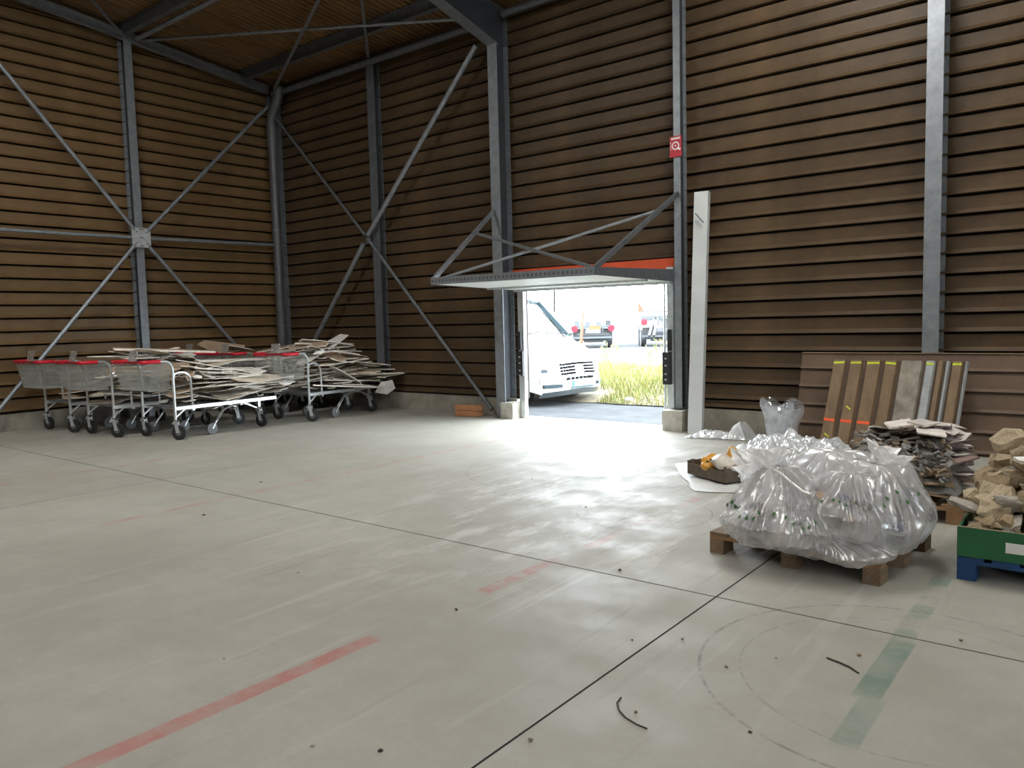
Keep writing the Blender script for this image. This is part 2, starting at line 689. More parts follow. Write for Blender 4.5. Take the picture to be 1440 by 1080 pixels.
# ------------------------------------------------------------------ steel frame
def ibeam(mb_, a, b, h, w, web_dir, tf=0.012, tw=0.008):
    """I section from a to b, web_dir points across the depth h"""
    a, b = Vector(a), Vector(b)
    d = (b - a).normalized()
    wd = Vector(web_dir)
    wd = (wd - d * wd.dot(d)).normalized()
    s = d.cross(wd).normalized()
    L = (b - a).length / 2
    c = (a + b) / 2
    mb_.obox(c + wd * (h / 2 - tf / 2), d * L, s * w / 2, wd * tf / 2)
    mb_.obox(c - wd * (h / 2 - tf / 2), d * L, s * w / 2, wd * tf / 2)
    mb_.obox(c, d * L, s * tw / 2, wd * (h / 2 - tf))
    return mb_


def column(name, label, base, top, h, w, wd, m_=None, plate=True):
    t_ = thing(name, label, 'column', base)
    wv_ = Vector(wd)
    sv_ = Vector((0, 0, 1)).cross(wv_)
    zt = top - base[2]
    for sg in (-1, 1):
        q = MB()
        q.obox(wv_ * sg * (h / 2 - 0.006) + Vector((0, 0, zt / 2 + 0.006)), sv_ * w / 2, wv_ * 0.006, (0, 0, zt / 2 - 0.006))
        q.build('flange', m_ or M_steel, t_)
    q = MB()
    q.obox(Vector((0, 0, zt / 2 + 0.006)), sv_ * 0.004, wv_ * (h / 2 - 0.012), (0, 0, zt / 2 - 0.006))
    q.build('web', M_steel_w, t_)
    if plate:
        q = MB()
        s = 0.03
        q.box(-(w / 2 + s), w / 2 + s, -(h / 2 + s), h / 2 + s, 0, 0.012) if wd[1] else q.box(-(h / 2 + s), h / 2 + s, -(w / 2 + s), w / 2 + s, 0, 0.012)
        q.build('base_plate', M_steel_d, t_)
    return t_


column('steel_column', 'grey steel portal column just left of the open doorway', (-8.14, 10.09, 0), 6.03, 0.30, 0.19, (0, 1, 0))
column('steel_column', 'wide grey steel column rising behind the leaning brown panels', (-1.79, 10.10, 0), 6.6, 0.32, 0.17, (0, 1, 0))
column('steel_column', 'grey steel post carrying the small red sign, right of the doorway', (-4.975, 10.14, 0.30), 6.55, 0.20, 0.10, (0, 1, 0))
column('steel_column', 'dark grey steel post behind the back wall cross bracing', (-11.2, 10.17, 0.30), 6.42, 0.16, 0.20, (0, 1, 0), M_steel_d)
column('steel_column', 'grey steel column behind the square gusset plate on the left wall', (-14.31, 7.08, 0), 6.85, 0.24, 0.14, (1, 0, 0))
column('steel_column', 'dark corner column partly hidden behind the grey downpipe', (-14.29, 10.16, 0), 6.45, 0.2, 0.2, (1, 0, 0), M_steel_d)

# rafter with haunch
t = thing('roof_rafter', 'deep dark steel rafter running up from the portal column by the door', 'beam', (-8.14, 9.94, 6.03))
q = MB()
L_ = 2.6
z1 = 0.62
q.extrude([(0.32, -0.05), (-L_, z1), (-9, z1 + RS * (9 - L_)), (-9, roofz(0.94) - 6.13), (0.32, roofz(10.26) - 6.13)], (-0.006, 0, 0), (0, 1, 0), (0, 0, 1), (0.012, 0, 0))
q.build('web', M_steel_w, t)
q = MB()
q.bar((0, 0.05, -0.03), (0, -L_, z1), 0.20, 0.016)
q.bar((0, -L_, z1), (0, -9, z1 + RS * (9 - L_)), 0.20, 0.016)
q.build('bottom_flange', M_steel, t)
q = MB()
q.bar((0, 0.32, roofz(10.26) - 6.13), (0, -9, roofz(0.94) - 6.13), 0.20, 0.016)
q.build('top_flange', M_steel_d, t)
q = MB()
q.box(-0.095, 0.095, 0.29, 0.306, -0.04, roofz(10.24) - 6.15)
q.build('end_plate', M_steel_d, t)

# eave tubes, gable beam, purlins
def single(name, label, cat, mb_, m_, group=None, smooth=False):
    return tag(mb_.build(name, m_, None, smooth), label, cat, group)


single('eave_tube', 'round grey eave tube from the corner to the portal column', 'tube', MB().cyl((-14.15, 10.06, 6.42), (-8.26, 10.06, 6.42), 0.06, 14), M_steel_d, smooth=True)
single('eave_tube', 'round eave tube along the wall top above the doorway', 'tube', MB().cyl((-8.0, 10.06, 6.47), (-1.9, 10.06, 6.47), 0.05, 14), M_steel_d, smooth=True)
q = MB()
gz = -0.165
ibeam(q, (-14.2, 9.98, roofz(9.98) + gz - 0.03), (-14.2, -2.0, roofz(-2.0) + gz - 0.03), 0.16, 0.10, (0, 0, 1))
single('gable_beam', 'sloping grey steel beam along the top of the left wall', 'beam', q, M_steel)
for yy, lab in ((9.38, 'dark roof purlin nearest the back wall, above the eave tube'), (7.02, 'dark roof purlin meeting the top of the left wall column'), (4.6, 'dark roof purlin above the left wall, furthest from the doorway')):
    q = MB()
    zz = roofz(yy)
    ibeam(q, (-14.25, yy, zz - 0.11), (-8.24, yy, zz - 0.11), 0.20, 0.10, (0, 0, 1))
    single('roof_purlin', lab, 'beam', q, M_steel_d)
single('roof_strut', 'round grey strut springing from the left column top beside the purlin', 'tube',
       MB().cyl((-14.1, 7.22, 6.80), (-8.26, 7.22, 6.80), 0.045, 12), M_steel, smooth=True)
# roof wind bracing rods
rods = [((-14.15, 7.0, 6.80), (-8.3, 1.1, 7.42), 'thin roof brace leaving the left column top towards the camera'),
        ((-14.1, 7.3, 6.79), (-8.26, 10.0, 6.47), 'thin dark roof brace crossing from the left column top to the rafter knee'),
        ((-13.95, 9.95, 6.46), (-8.3, 7.26, 6.79), 'thin grey roof brace rising from the corner above the downpipe'),
        ((-11.12, 10.0, 6.50), (-8.6, 7.6, 6.74), 'short roof brace dropping to the eave tube above the dark post')]
for a, b, lab in rods:
    single('roof_brace', lab, 'brace', MB().cyl(a, b, 0.028, 8), M_steel, smooth=True)

# left wall cross bracing with gusset plate
t = thing('cross_bracing', 'grey X-shaped bracing on the left wall meeting at a square plate', 'brace', (-14.13, 7.08, 3.27))
ctr = Vector((0, 0, 0))
for (y, z) in ((4.0, 7.05), (9.9, 6.14), (4.42, 0.18), (9.86, 0.12)):
    e = Vector((0, y - 7.08, z - 3.27))
    d = e.normalized()
    q = MB()
    q.cyl(d * 0.2, e, 0.036, 10)
    q.build('brace_tube', M_steel, t, True)
q = MB()
q.box(0.0, 0.016, -0.17, 0.17, -0.175, 0.175)
g = q.build('gusset_plate', M_galv_l, t)
bolt = MB().cyl((0.016, 0, 0), (0.03, 0, 0), 0.012, 6).mesh('bolt', M_steel_d)
for (by, bz) in ((-.13, .13), (-.09, .1), (.13, .13), (.1, .1), (-.13, -.13), (-.1, -.1), (.13, -.13), (.1, -.1), (-.02, .15), (.02, .15), (-.02, -.15), (.02, -.15), (-.02, 0), (.02, 0)):
    put('bolt', bolt, g, (0, by, bz))
for (y0, y1, dz0, dz1) in ((4.0, 6.95, -0.02, -0.0), (7.22, 10.2, 0.0, 0.05)):
    q = MB()
    q.cyl((-0.05, y0 - 7.08, dz0), (-0.05, y1 - 7.08, dz1), 0.034, 10)
    q.build('side_strut', M_steel, t, True)

# back wall cross bracing
t = thing('cross_bracing', 'grey X-shaped bracing on the back wall left of the portal column', 'brace', (-11.33, 9.98, 3.23))
for (x, z, r, f) in ((-8.5, 6.08, 0.046, 0.06), (-14.0, 0.2, 0.046, 0.14), (-14.08, 5.95, 0.03, 0.05), (-8.42, 0.12, 0.034, 0.05)):
    e = Vector((x + 11.33, 0.05 if r < 0.04 else 0, z - 3.23))
    q = MB()
    q.cyl(e * (f / e.length), e, r, 10)
    q.build('brace_tube', M_steel if r > 0.04 else M_steel_d, t, True)
q = MB()
q.box(-0.06, 0.06, 0.03, 0.045, -0.11, 0.11)
q.build('gusset_plate', M_steel_d, t)

# downpipe
q = MB()
pts = [(-13.86, 10.0, 6.50), (-13.87, 10.0, 6.36), (-13.92, 10.0, 6.26), (-14.12, 10.0, 5.98), (-14.17, 10.0, 5.86), (-14.17, 10.0, 5.7)]
t = thing('downpipe', 'fat grey rainwater downpipe with swan-neck in the hall corner', 'pipe', (-14.17, 10.0, 0))
q.tube([Vector(p) - Vector((-14.17, 10.0, 0)) for p in pts], 0.095, 16)
q.build('swan_neck', M_pipe, t, True)
MB().cyl((0, 0, 0), (0, 0, 5.5), 0.09, 16).build('pipe', M_pipe, t, True)
MB().cyl((0, 0, 5.32), (0, 0, 5.75), 0.106, 16).build('socket', M_pipe, t, True)
for z in (1.6, 3.6):
    MB().cyl((0, 0, z), (0, 0, z + 0.05), 0.1, 16).build('pipe_clip', M_steel_d, t, True)

# ------------------------------------------------------------------ up-and-over door
door = thing('door_1', 'white up-and-over garage door swung open above the doorway', 'door', (-6.45, 10.2, 0))
door['kind'] = 'structure'
del door['category']
LX0, LX1 = -7.84 + 6.45, -5.06 + 6.45
yf0, yf1, zf = 8.1 - 10.2, 8.02 - 10.2, 2.13


def dl(x, s):
    """point on the raised leaf: x across, s from front edge (0) to rear (1)"""
    f = (x - LX0) / (LX1 - LX0)
    y0 = yf0 + (yf1 - yf0) * f
    z0 = 2.145 - 0.02 * f
    return Vector((x, y0 + (-0.12 - y0) * s, z0 + (2.09 - z0) * s))


q = MB()
nr = 21
for i in range(nr):
    xa = LX0 + (LX1 - LX0) * i / nr
    xb = LX0 + (LX1 - LX0) * (i + 1) / nr
    w = xb - xa
    seq = [(xa, 0), (xa + w * .6, 0), (xa + w * .7, .014), (xa + w * .9, .014), (xb, 0)]
    for a, b in zip(seq[:-1], seq[1:]):
        q.quad([dl(a[0], 0.035) + Vector((0, 0, a[1])), dl(b[0], 0.035) + Vector((0, 0, b[1])), dl(b[0], 1) + Vector((0, 0, b[1])), dl(a[0], 1) + Vector((0, 0, a[1]))])
q.build('door_leaf', M_leaf, door)
q = MB()
q.bar(dl(LX0, 0) + Vector((0, 0, .045)), dl(LX1, 0) + Vector((0, 0, .045)), 0.06, 0.1)
fr = q.build('front_rail', M_steel, door)
q = MB()
hm = MB().box(-0.012, 0.012, -0.002, 0.002, -0.02, 0.02).mesh('slot', M_steel_d)
for i in range(40):
    p_ = dl(LX0 + (LX1 - LX0) * (i + .5) / 40, 0) + Vector((0, -0.031, .045))
    q.box(p_.x - 0.018, p_.x + 0.018, p_.y - 0.002, p_.y + 0.001, p_.z - 0.02, p_.z + 0.02)
q.build('slots', M_steel_d, door)
q = MB()
q.bar(dl(LX0, 0.96) + Vector((0, 0, -.01)), dl(LX1, 0.96) + Vector((0, 0, -.01)), 0.08, 0.05)
q.build('rear_rail', M_galv_l, door)
q = MB()
q.bar(dl(LX0, 0.62) + Vector((0, 0, -.012)), dl(LX1, 0.62) + Vector((0, 0, -.012)), 0.05, 0.03)
q.build('middle_rail', M_galv_l, door)
for x, wz in ((LX0 - 0.02, 0.10), (LX1 + 0.02, 0.17)):
    a, b = dl(x, 0), dl(x, 1)
    q = MB()
    q.extrude([(a.y, a.z - 0.005), (b.y, b.z - 0.0), (b.y, b.z + wz), (a.y, a.z + 0.09)], (x - 0.015, 0, 0), (0, 1, 0), (0, 0, 1), (0.03, 0, 0))
    q.build('side_rail', M_steel_d, door)
# jambs, tracks, counterweights
for sgn, xj in ((-1, -7.80 + 6.45), (1, -5.12 + 6.45)):
    q = MB()
    q.extrude([(-0.05, 0), (0.05, 0), (0.05, 0.09), (0.04, 0.09), (0.04, 0.01), (-0.04, 0.01), (-0.04, 0.09), (-0.05, 0.09)], (xj, -0.12, 0), (1, 0, 0), (0, 1, 0), (0, 0, 2.3))
    jm = q.build('door_jamb', M_galv_l, door)
    q = MB()
    q.cyl((xj - sgn * 0.075, -0.14, 0.02), (xj - sgn * 0.075, -0.14, 2.1), 0.017, 8)
    q.build('roller_track', M_galv_l, door, True)
    q = MB()
    q.box(xj - 0.055 - sgn * 0.03, xj + 0.055 - sgn * 0.03, -0.2, -0.125, 0.64 if sgn > 0 else 0.70, 1.10)
    cw = q.build('counterweight_box', M_black, door)
    q = MB()
    for zz in (0.7, 0.78, 0.9, 1.0):
        q.box(xj - 0.02 - sgn * 0.03, xj - sgn * 0.03 + 0.01, -0.206, -0.2, zz, zz + 0.02)
    q.build('rivets', M_galv_l, cw)
    q = MB()
    q.box(xj - 0.02 + sgn * 0.0, xj + 0.03 + sgn * 0.0, -0.17, -0.13, 1.12, 1.42)
    q.build('spring_cover', M_black, door)
# lifting arms and their cross rods
aL0, aL1 = Vector((-7.86, 8.12, 2.2)), Vector((-8.17, 9.92, 3.38))
aR0, aR1 = Vector((-5.08, 8.04, 2.2)), Vector((-4.96, 10.02, 3.29))
off = Vector((-6.45, 10.2, 0))
for a, b in ((aL0, aL1), (aR0, aR1)):
    q = MB()
    q.bar(a - off, b - off, 0.045, 0.06)
    q.build('lifting_arm', M_steel_d if a is aR0 else M_steel, door)
q = MB()
q.cyl(aL0 - off + Vector((0.05, 0, 0.0)), aR0 + (aR1 - aR0) * 0.76 - off, 0.02, 8)
q.build('cross_rod', M_steel, door, True)
q = MB()
q.bar(aR0 - off + Vector((-0.03, 0, 0.02)), aL0 + (aL1 - aL0) * 0.66 - off, 0.04, 0.035)
q.build('cross_rod', M_steel, door)
q = MB()
q.box(-7.98, -5.06, 10.12, 10.2, 2.28, 2.425)
single('lintel', 'orange-red painted steel lintel above the open doorway', 'lintel', q, M_red)
q = MB()
q.tube([(-7.15, 10.13, 2.08), (-7.15, 10.13, 1.72)], 0.016, 8)
q.build('hanging_latch_rod', M_steel_d, door, True, (6.45, -10.2, 0))

# fire sign
t = thing('fire_sign', 'small red fire hose sign with white ring on the steel post', 'sign', (-4.985, 10.03, 3.79), R(-3))
MB().box(-0.09, 0.09, -0.008, 0.0, 0, 0.28).build('sign_plate', M_sign, t)
q = MB()
n = 20
for i in range(n):
    a, b = 2 * PI * i / n, 2 * PI * (i + 1) / n
    for (ri, ro) in ((0.040, 0.058), (0.0, 0.012)):
        q.quad([(math.cos(a) * ri, -0.010, 0.15 + math.sin(a) * ri), (math.cos(b) * ri, -0.010, 0.15 + math.sin(b) * ri), (math.cos(b) * ro, -0.010, 0.15 + math.sin(b) * ro), (math.cos(a) * ro, -0.010, 0.15 + math.sin(a) * ro)])
q.obox((0.052, -0.010, 0.105), (0.022, 0, -0.01), (0, 0.001, 0), (0.006, 0, 0.012))
q.build('hose_symbol', M_white, t)
q = MB()
for i in range(5):
    q.box(-0.065 + i * 0.028, -0.045 + i * 0.028, -0.010, -0.008, 0.235, 0.262)
for z in (0.10, 0.13, 0.16, 0.19):
    q.box(-0.078, -0.068, -0.010, -0.008, z, z + 0.016)
q.build('white_marks', M_white, t)

# pale casing leaning by the door
t = thing('leaning_casing', 'tall pale grey metal casing leaning upright beside the doorway', 'casing', (-4.60, 9.74, 0))
q = MB()
d = Vector((-0.02, 0.30, 3.28))
w = 0.095
q.extrude([(-w, 0), (w, 0), (w, 0.12), (w - 0.012, 0.12), (w - 0.012, 0.012), (-w + 0.012, 0.012), (-w + 0.012, 0.12), (-w, 0.12)], (0, 0, 0), (0.985, 0.17, 0), (-0.17, 0.985, 0), d)
q.build('channel', M_pale, t)
q = MB()
q.bar((-0.06, 0.20, 2.98), (0.05, 0.21, 2.85), 0.03, 0.012)
q.build('torn_tape', M_steel_d, t)

# concrete blocks and brick at the door feet
def roughbox(x, y, z, seed, amp=0.012, cuts=3):
    bm = bmesh.new()
    bmesh.ops.create_cube(bm, size=1)
    bmesh.ops.scale(bm, vec=(x, y, z), verts=bm.verts)
    bmesh.ops.subdivide_edges(bm, edges=bm.edges, cuts=cuts, use_grid_fill=True)
    for v in bm.verts:
        nz = noise.noise_vector(v.co * 9 + Vector((seed, seed * 2, 0)))
        v.co += nz * amp
        v.co.z += z / 2
    me = bpy.data.meshes.new('rough')
    bm.to_mesh(me)
    bm.free()
    return me


me = roughbox(0.26, 0.26, 0.26, 3)
me.materials.append(M_conc_l)
tag(put('concrete_block', me, None, (-7.97, 10.0, 0)), 'small pale concrete block at the left foot of the doorway', 'block')
me = roughbox(0.30, 0.34, 0.29, 5)
me.materials.append(M_conc_l)
tag(put('concrete_block', me, None, (-4.99, 10.02, 0)), 'rough concrete pad under the post right of the doorway', 'block')
M_brick = mat('terracotta', (0.48, 0.22, 0.10), 0.8, var=0.25, scale=12, bump=0.3)
t = thing('hollow_brick', 'ribbed orange terracotta brick lying by the portal column foot', 'brick', (-8.78, 9.86, 0), R(6))
for k in range(2):
    q = MB()
    q.box(-0.24, 0.24, -0.07, 0.07, 0.005 + k * 0.098, 0.095 + k * 0.098)
    for x in range(2):
        q.box(-0.24, 0.24, -0.077, -0.07, 0.02 + k * 0.098 + x * 0.04, 0.042 + k * 0.098 + x * 0.04)
    q.build('brick_half', M_brick, t)
# ------------------------------------------------------------------ flatbed trolleys
def make_cart():
    t = thing('flatbed_trolley', 'x', 'trolley', (0, 0, 0), 0, None)
    W = 0.43
    zb = 0.46
    rt_ = 0.02
    # deck
    q = MB()
    q.box(-W + 0.02, W - 0.02, 0.04, 1.72, zb - 0.004, zb + 0.012)
    q.build('deck', M_bedgrey, t)
    for sx in (-1, 1):
        q = MB()
        q.box(sx * W - 0.02, sx * W + 0.02, -0.01, 1.76, zb - 0.03, zb + 0.02)
        q.build('bed_rail', M_chrome, t)
    q = MB()
    q.box(-W, W, 1.73, 1.77, zb - 0.03, zb + 0.02)
    q.build('end_rail', M_chrome, t)
    # handle end: leg, arch and forward arm, one tube per side, and the front bar
    for sx in (-1, 1):
        x = sx * W
        pts = [(x, 0, 0.27), (x, 0, 1.02)] + arc((x, -0.13, 1.02), (0, 1, 0), (0, 0, 1), 0.13, 0, PI / 2, 6)[1:] + [(x, -0.36, 1.145)]
        pts += arc((x - sx * 0.07, -0.36, 1.145), (sx, 0, 0), (0, -1, 0), 0.07, 0, PI / 2, 4)[1:]
        q = MB()
        q.tube(pts, rt_, 8)
        q.build('leg', M_chrome, t, True)
        q = MB()
        q.tube([(x, 0.0, 0.90), (x, 0.02, 0.955), (x, 0.08, 0.975), (x, 0.17, 0.97), (x, 0.24, 0.93), (x, 0.27, 0.86), (x, 0.28, zb)], 0.019, 8)
        q.build('side_hoop', M_chrome, t, True)
        q = MB()
        q.bar((x, 0.01, 0.33), (x, 0.16, zb - 0.02), 0.016, 0.02)
        q.build('leg_brace', M_chrome, t)
        q = MB()
        q.tube([(x, -0.19, 1.147), (x, -0.36, 1.145)] + arc((x - sx * 0.07, -0.36, 1.145), (sx, 0, 0), (0, -1, 0), 0.07, 0, PI / 2, 4)[1:], 0.028, 10)
        q.build('side_grip', M_grip, t, True)
    q = MB()
    q.tube([(-W + 0.07, -0.43, 1.145), (W - 0.06, -0.43, 1.145)], 0.021, 8)
    q.build('handle_bar', M_gripbar, t, True)
    q = MB()
    q.tube([(-W + 0.04, -0.425, 1.145), (-W + 0.36, -0.43, 1.145)], 0.030, 10)
    q.build('front_grip', M_grip, t, True)
    # card holder clipped on the handle
    q = MB()
    q.obox((0.12, -0.40, 1.235), (0.10, 0, 0), (0, 0.005, 0.0), (0, 0.02, 0.085))
    q.build('card_holder', M_holder, t)
    # wire basket
    def bp(x, y, s):
        """x,y in -1..1 and 0..1, s height 0 bottom .. 1 top"""
        k = 0.86 + 0.14 * s
        return Vector((x * (W - 0.01) * k, -0.40 + 0.38 * y + (1 - y) * 0.06 * (1 - s), 0.73 + 0.375 * s))

    def wires(fn, n, m_):
        q_ = MB()
        for i in range(n + 1):
            q_.tube([fn(i / n, 0), fn(i / n, 1)], 0.0026, 4, False)
        for j in range(m_ + 1):
            q_.tube([fn(0, j / m_), fn(1, j / m_)], 0.003 if 0 < j < m_ else 0.006, 4, False)
        return q_
    bk = MB()
    bk.tube([bp(-1, 0, 1), bp(1, 0, 1), bp(1, 1, 1), bp(-1, 1, 1), bp(-1, 0, 1)], 0.006, 6)
    bask = bk.build('basket', M_wire, t)
    for nm, fn, n, m_ in (('basket_front', lambda u, v: bp(u * 2 - 1, 0, v), 40, 7), ('basket_back', lambda u, v: bp(u * 2 - 1, 1, v), 40, 5),
                          ('basket_side', lambda u, v: bp(-1, u, v), 16, 5), ('basket_side', lambda u, v: bp(1, u, v), 16, 5), ('basket_floor', lambda u, v: bp(u * 2 - 1, v, 0), 36, 8)):
        w_ = wires(fn, n, m_).build(nm, M_wire, bask)
        w_['kind'] = 'stuff'
    q = MB()
    q.obox(bp(0.32, 0, 0.5) + Vector((0, 0.06, 0)), (0.03, 0, 0), (0, 0.004, 0), (0, -0.03, 0.19))
    q.build('divider_plate', M_wire, bask)
    # casters
    def caster(x, y, rz, zt, rw, name='caster'):
        f = MB()
        hw = 0.03
        cz = rw
        trail = 0.045
        dirv = Vector((math.sin(rz), math.cos(rz), 0))
        side = Vector((math.cos(rz), -math.sin(rz), 0))
        ax = Vector((x, y, cz)) + dirv * trail
        topc = Vector((x, y, zt))
        for s_ in (-1, 1):
            f.obox((ax + topc + dirv * 0.0) / 2 + side * s_ * hw + Vector((0, 0, 0.02)), side * 0.003, dirv * 0.026, Vector((0, 0, (zt - cz) / 2 + 0.02)) + dirv * -trail * 0.35)
        f.obox(topc + Vector((0, 0, -0.0)), side * (hw + .003), dirv * 0.04, (0, 0, 0.012))
        c_ = f.build(name, M_galv_l, t)
        MB().cyl(topc + Vector((0, 0, 0.005)), topc + Vector((0, 0, 0.05)), 0.034, 10).build('swivel_collar', M_black, c_, True)
        wv = MB()
        wv.tube([ax + side * -0.022, ax + side * -0.018, ax + side * 0.018, ax + side * 0.022], [rw * .82, rw, rw, rw * .82], 20)
        wh = wv.build('wheel', M_tyre, c_, True)
        MB().cyl(ax - side * 0.024, ax + side * 0.024, rw * 0.42, 14).build('hub', M_rim, c_, True)
    caster(-W, 0, R(75), 0.245, 0.105)
    caster(W, 0, R(60), 0.245, 0.105)
    for sx in (-1, 1):
        caster(sx * (W - 0.12), 1.52, R(50 + 25 * sx), 0.27, 0.105)
        q = MB()
        q.box(sx * (W - 0.12) - 0.02, sx * (W - 0.12) + 0.02, 1.50, 1.54, 0.27, zb)
        q.build('caster_post', M_chrome, t)
        q = MB()
        q.bar((sx * (W - 0.12), 1.2, zb - 0.02), (sx * (W - 0.12), 1.50, 0.30), 0.012, 0.02)
        q.bar((sx * (W - 0.16), 1.2, zb - 0.02), (sx * (W - 0.16), 1.50, 0.30), 0.012, 0.02)
        q.build('caster_stay', M_chrome, t)
        # bent twin tube carrying the small middle wheel
        x = sx * (W - 0.06)
        q = MB()
        for o_ in (-0.02, 0.02):
            q.tube([(x + o_, 1.25, zb - 0.03), (x + o_, 0.95, zb - 0.07), (x + o_, 0.83, zb - 0.11), (x + o_, 0.66, 0.14)], 0.008, 6)
        q.build('middle_wheel_arm', M_chrome, t, True)
        wv = MB()
        wv.cyl((x - 0.016, 0.62, 0.085), (x + 0.016, 0.62, 0.085), 0.085, 18)
        wh = wv.build('middle_wheel', M_rim, t, True)
        MB().cyl((x - 0.02, 0.62, 0.085), (x + 0.02, 0.62, 0.085), 0.035, 10).build('hub', M_rim, wh, True)
        q = MB()
        q.bar((x, 0.62, 0.085), (x, 0.70, 0.2), 0.05, 0.02)
        q.build('fork', M_galv_l, wh)
    for yc in (1.12, 0.30):
        MB().box(-W, W, yc - 0.02, yc + 0.02, zb - 0.06, zb - 0.03).build('cross_member', M_chrome, t)
    return t


cart0 = make_cart()
CARTS = [(-13.62, 5.28, 2, 'flatbed trolley with wire basket, leftmost of the front row of trolleys'),
         (-12.37, 5.40, 0, 'flatbed trolley with wire basket, middle one of the front row, stacked high'),
         (-11.22, 5.72, 3, 'flatbed trolley with wire basket, nearest the camera in the front row'),
         (-12.62, 8.02, 2, 'flatbed trolley in the back row, red handle behind the tall heap'),
         (-11.16, 8.02, 4, 'flatbed trolley nearest the doorway, boards overhanging its far end'),
         (-13.75, 7.98, 2, 'flatbed trolley in the back row nearest the left wall, almost hidden')]
for i, (x, y, rz, lab) in enumerate(CARTS):
    if i == 0:
        cart0.location = (x, y, 0)
        cart0.rotation_euler = (0, 0, R(rz))
        cart0['label'] = lab
    else:
        dup(cart0, (x, y, 0), R(rz), lab)

# ------------------------------------------------------------------ broken boards heaped on the trolleys
M_bd = [mat('plaster_white', (0.78, 0.76, 0.72), 0.85, var=0.18, scale=9, objvar=0.12),
        mat('plaster_cream', (0.68, 0.60, 0.48), 0.85, var=0.25, scale=9, objvar=0.15),
        mat('board_paper_brown', (0.38, 0.27, 0.18), 0.85, var=0.25, scale=7, objvar=0.15),
        mat('board_grey', (0.52, 0.51, 0.48), 0.85, var=0.2, scale=9, objvar=0.15),
        mat('board_edge_cream', (0.74, 0.69, 0.60), 0.9, var=0.3, scale=14, objvar=0.12)]


def shard(name, L, W, th, m_top, m_edge, rr, n=8, jag=0.16, bend=0.0):
    """broken flat piece: a ragged polygon with thickness, paler broken edges and an optional bend"""
    bm = bmesh.new()
    pts = []
    for i in range(n):
        a = 2 * PI * i / n + (PI / 4 if n == 4 else 0)
        # superellipse, near rectangular
        c_, s_ = math.cos(a), math.sin(a)
        k = (abs(c_) ** 5 + abs(s_) ** 5) ** (-1 / 5)
        f = 1 - jag * rr.random() * 1.6
        pts.append((c_ * k * L / 2 * f, s_ * k * W / 2 * f))
    top, bot = [], []
    for (x, y) in pts:
        z = bend * (2 * x / L) ** 2 * L * 0.5
        top.append(bm.verts.new((x + (rr.random() - .5) * th, y, z + th / 2)))
        bot.append(bm.verts.new((x, y + (rr.random() - .5) * th, z - th / 2)))
    f = bm.faces.new(top)
    f.material_index = 0
    f = bm.faces.new(list(reversed(bot)))
    f.material_index = 0
    for i in range(n):
        f = bm.faces.new((top[i], bot[i], bot[(i + 1) % n], top[(i + 1) % n]))
        f.material_index = 1
    me = bpy.data.meshes.new(name)
    bmesh.ops.recalc_face_normals(bm, faces=bm.faces)
    bm.to_mesh(me)
    bm.free()
    me.materials.append(m_top)
    me.materials.append(m_edge)
    return me


rb = random.Random(21)
LONG, MEDI, SMAL = [], [], []
for i in range(8):
    LONG.append(shard('board_scrap', rb.uniform(0.95, 1.5), rb.uniform(0.22, 0.48), 0.014, M_bd[(0, 2, 1, 0, 3, 0, 1, 2)[i]], M_bd[4], rb, 10, 0.10, rb.uniform(-0.03, 0.03)))
for i in range(10):
    MEDI.append(shard('board_scrap', rb.uniform(0.45, 0.8), rb.uniform(0.2, 0.42), 0.015, M_bd[(0, 1, 2, 3, 0, 2, 1, 0, 2, 3)[i]], M_bd[4], rb, 9, 0.2, rb.uniform(-0.08, 0.08)))
for i in range(8):
    SMAL.append(shard('board_scrap', rb.uniform(0.16, 0.36), rb.uniform(0.1, 0.22), 0.016, M_bd[(0, 1, 2, 3, 0, 1, 0, 2)[i]], M_bd[4], rb, 7, 0.3, rb.uniform(-0.1, 0.1)))


def heap(x0, x1, y0, y1, z0, ztop, n, label, group, seed, mixw=(0.4, 0.4, 0.2), tilt=4, over=0.0):
    """pieces laid one over another, layer by layer, up to the height ztop(u, v)"""
    rr = random.Random(seed)
    for i in range(n):
        lev = (i + 0.5) / n
        for tr in range(30):
            u, v = rr.random(), rr.random()
            if ztop(u, v) - z0 > lev * zmax(ztop, z0) * 0.98:
                break
        h = ztop(u, v)
        z = z0 + 0.015 + lev * zmax(ztop, z0)
        z = min(z, h)
        k = rr.random()
        me = rr.choice(LONG) if k < mixw[0] else rr.choice(MEDI) if k < mixw[0] + mixw[1] else rr.choice(SMAL)
        rz = R(90) + rr.gauss(0, 0.22) if k < mixw[0] else rr.uniform(0, PI)
        eps = 0.03
        sx_ = (ztop(min(1, u + eps), v) - ztop(max(0, u - eps), v)) / (2 * eps * (x1 - x0))
        sy_ = (ztop(u, min(1, v + eps)) - ztop(u, max(0, v - eps))) / (2 * eps * (y1 - y0))
        near = max(0, 1 - (h - z) / 0.12)
        ex, ey = math.atan(sy_) * near * 0.5 + R(rr.gauss(0, tilt)), -math.atan(sx_) * near * 0.5 + R(rr.gauss(0, tilt))
        rot = (Euler((ex, ey, 0)).to_matrix() @ Matrix.Rotation(rz, 3, 'Z')).to_euler()
        if k < mixw[0]:
            v = 0.28 + 0.44 * v
        u_ = 0.10 + 0.80 * u
        o = put('board_scrap', me, None, (x0 + (x1 - x0) * u_, y0 + (y1 - y0) * v, z), rot)
        tag(o, label, 'scrap', group)


def zmax(f, z0):
    m_ = 0
    for i in range(7):
        for j in range(7):
            m_ = max(m_, f(i / 6, j / 6) - z0)
    return m_


def bump2(u, v, p=0.5):
    return max(0.0, (4 * u * (1 - u))) ** p * max(0.0, (4 * v * (1 - v))) ** p


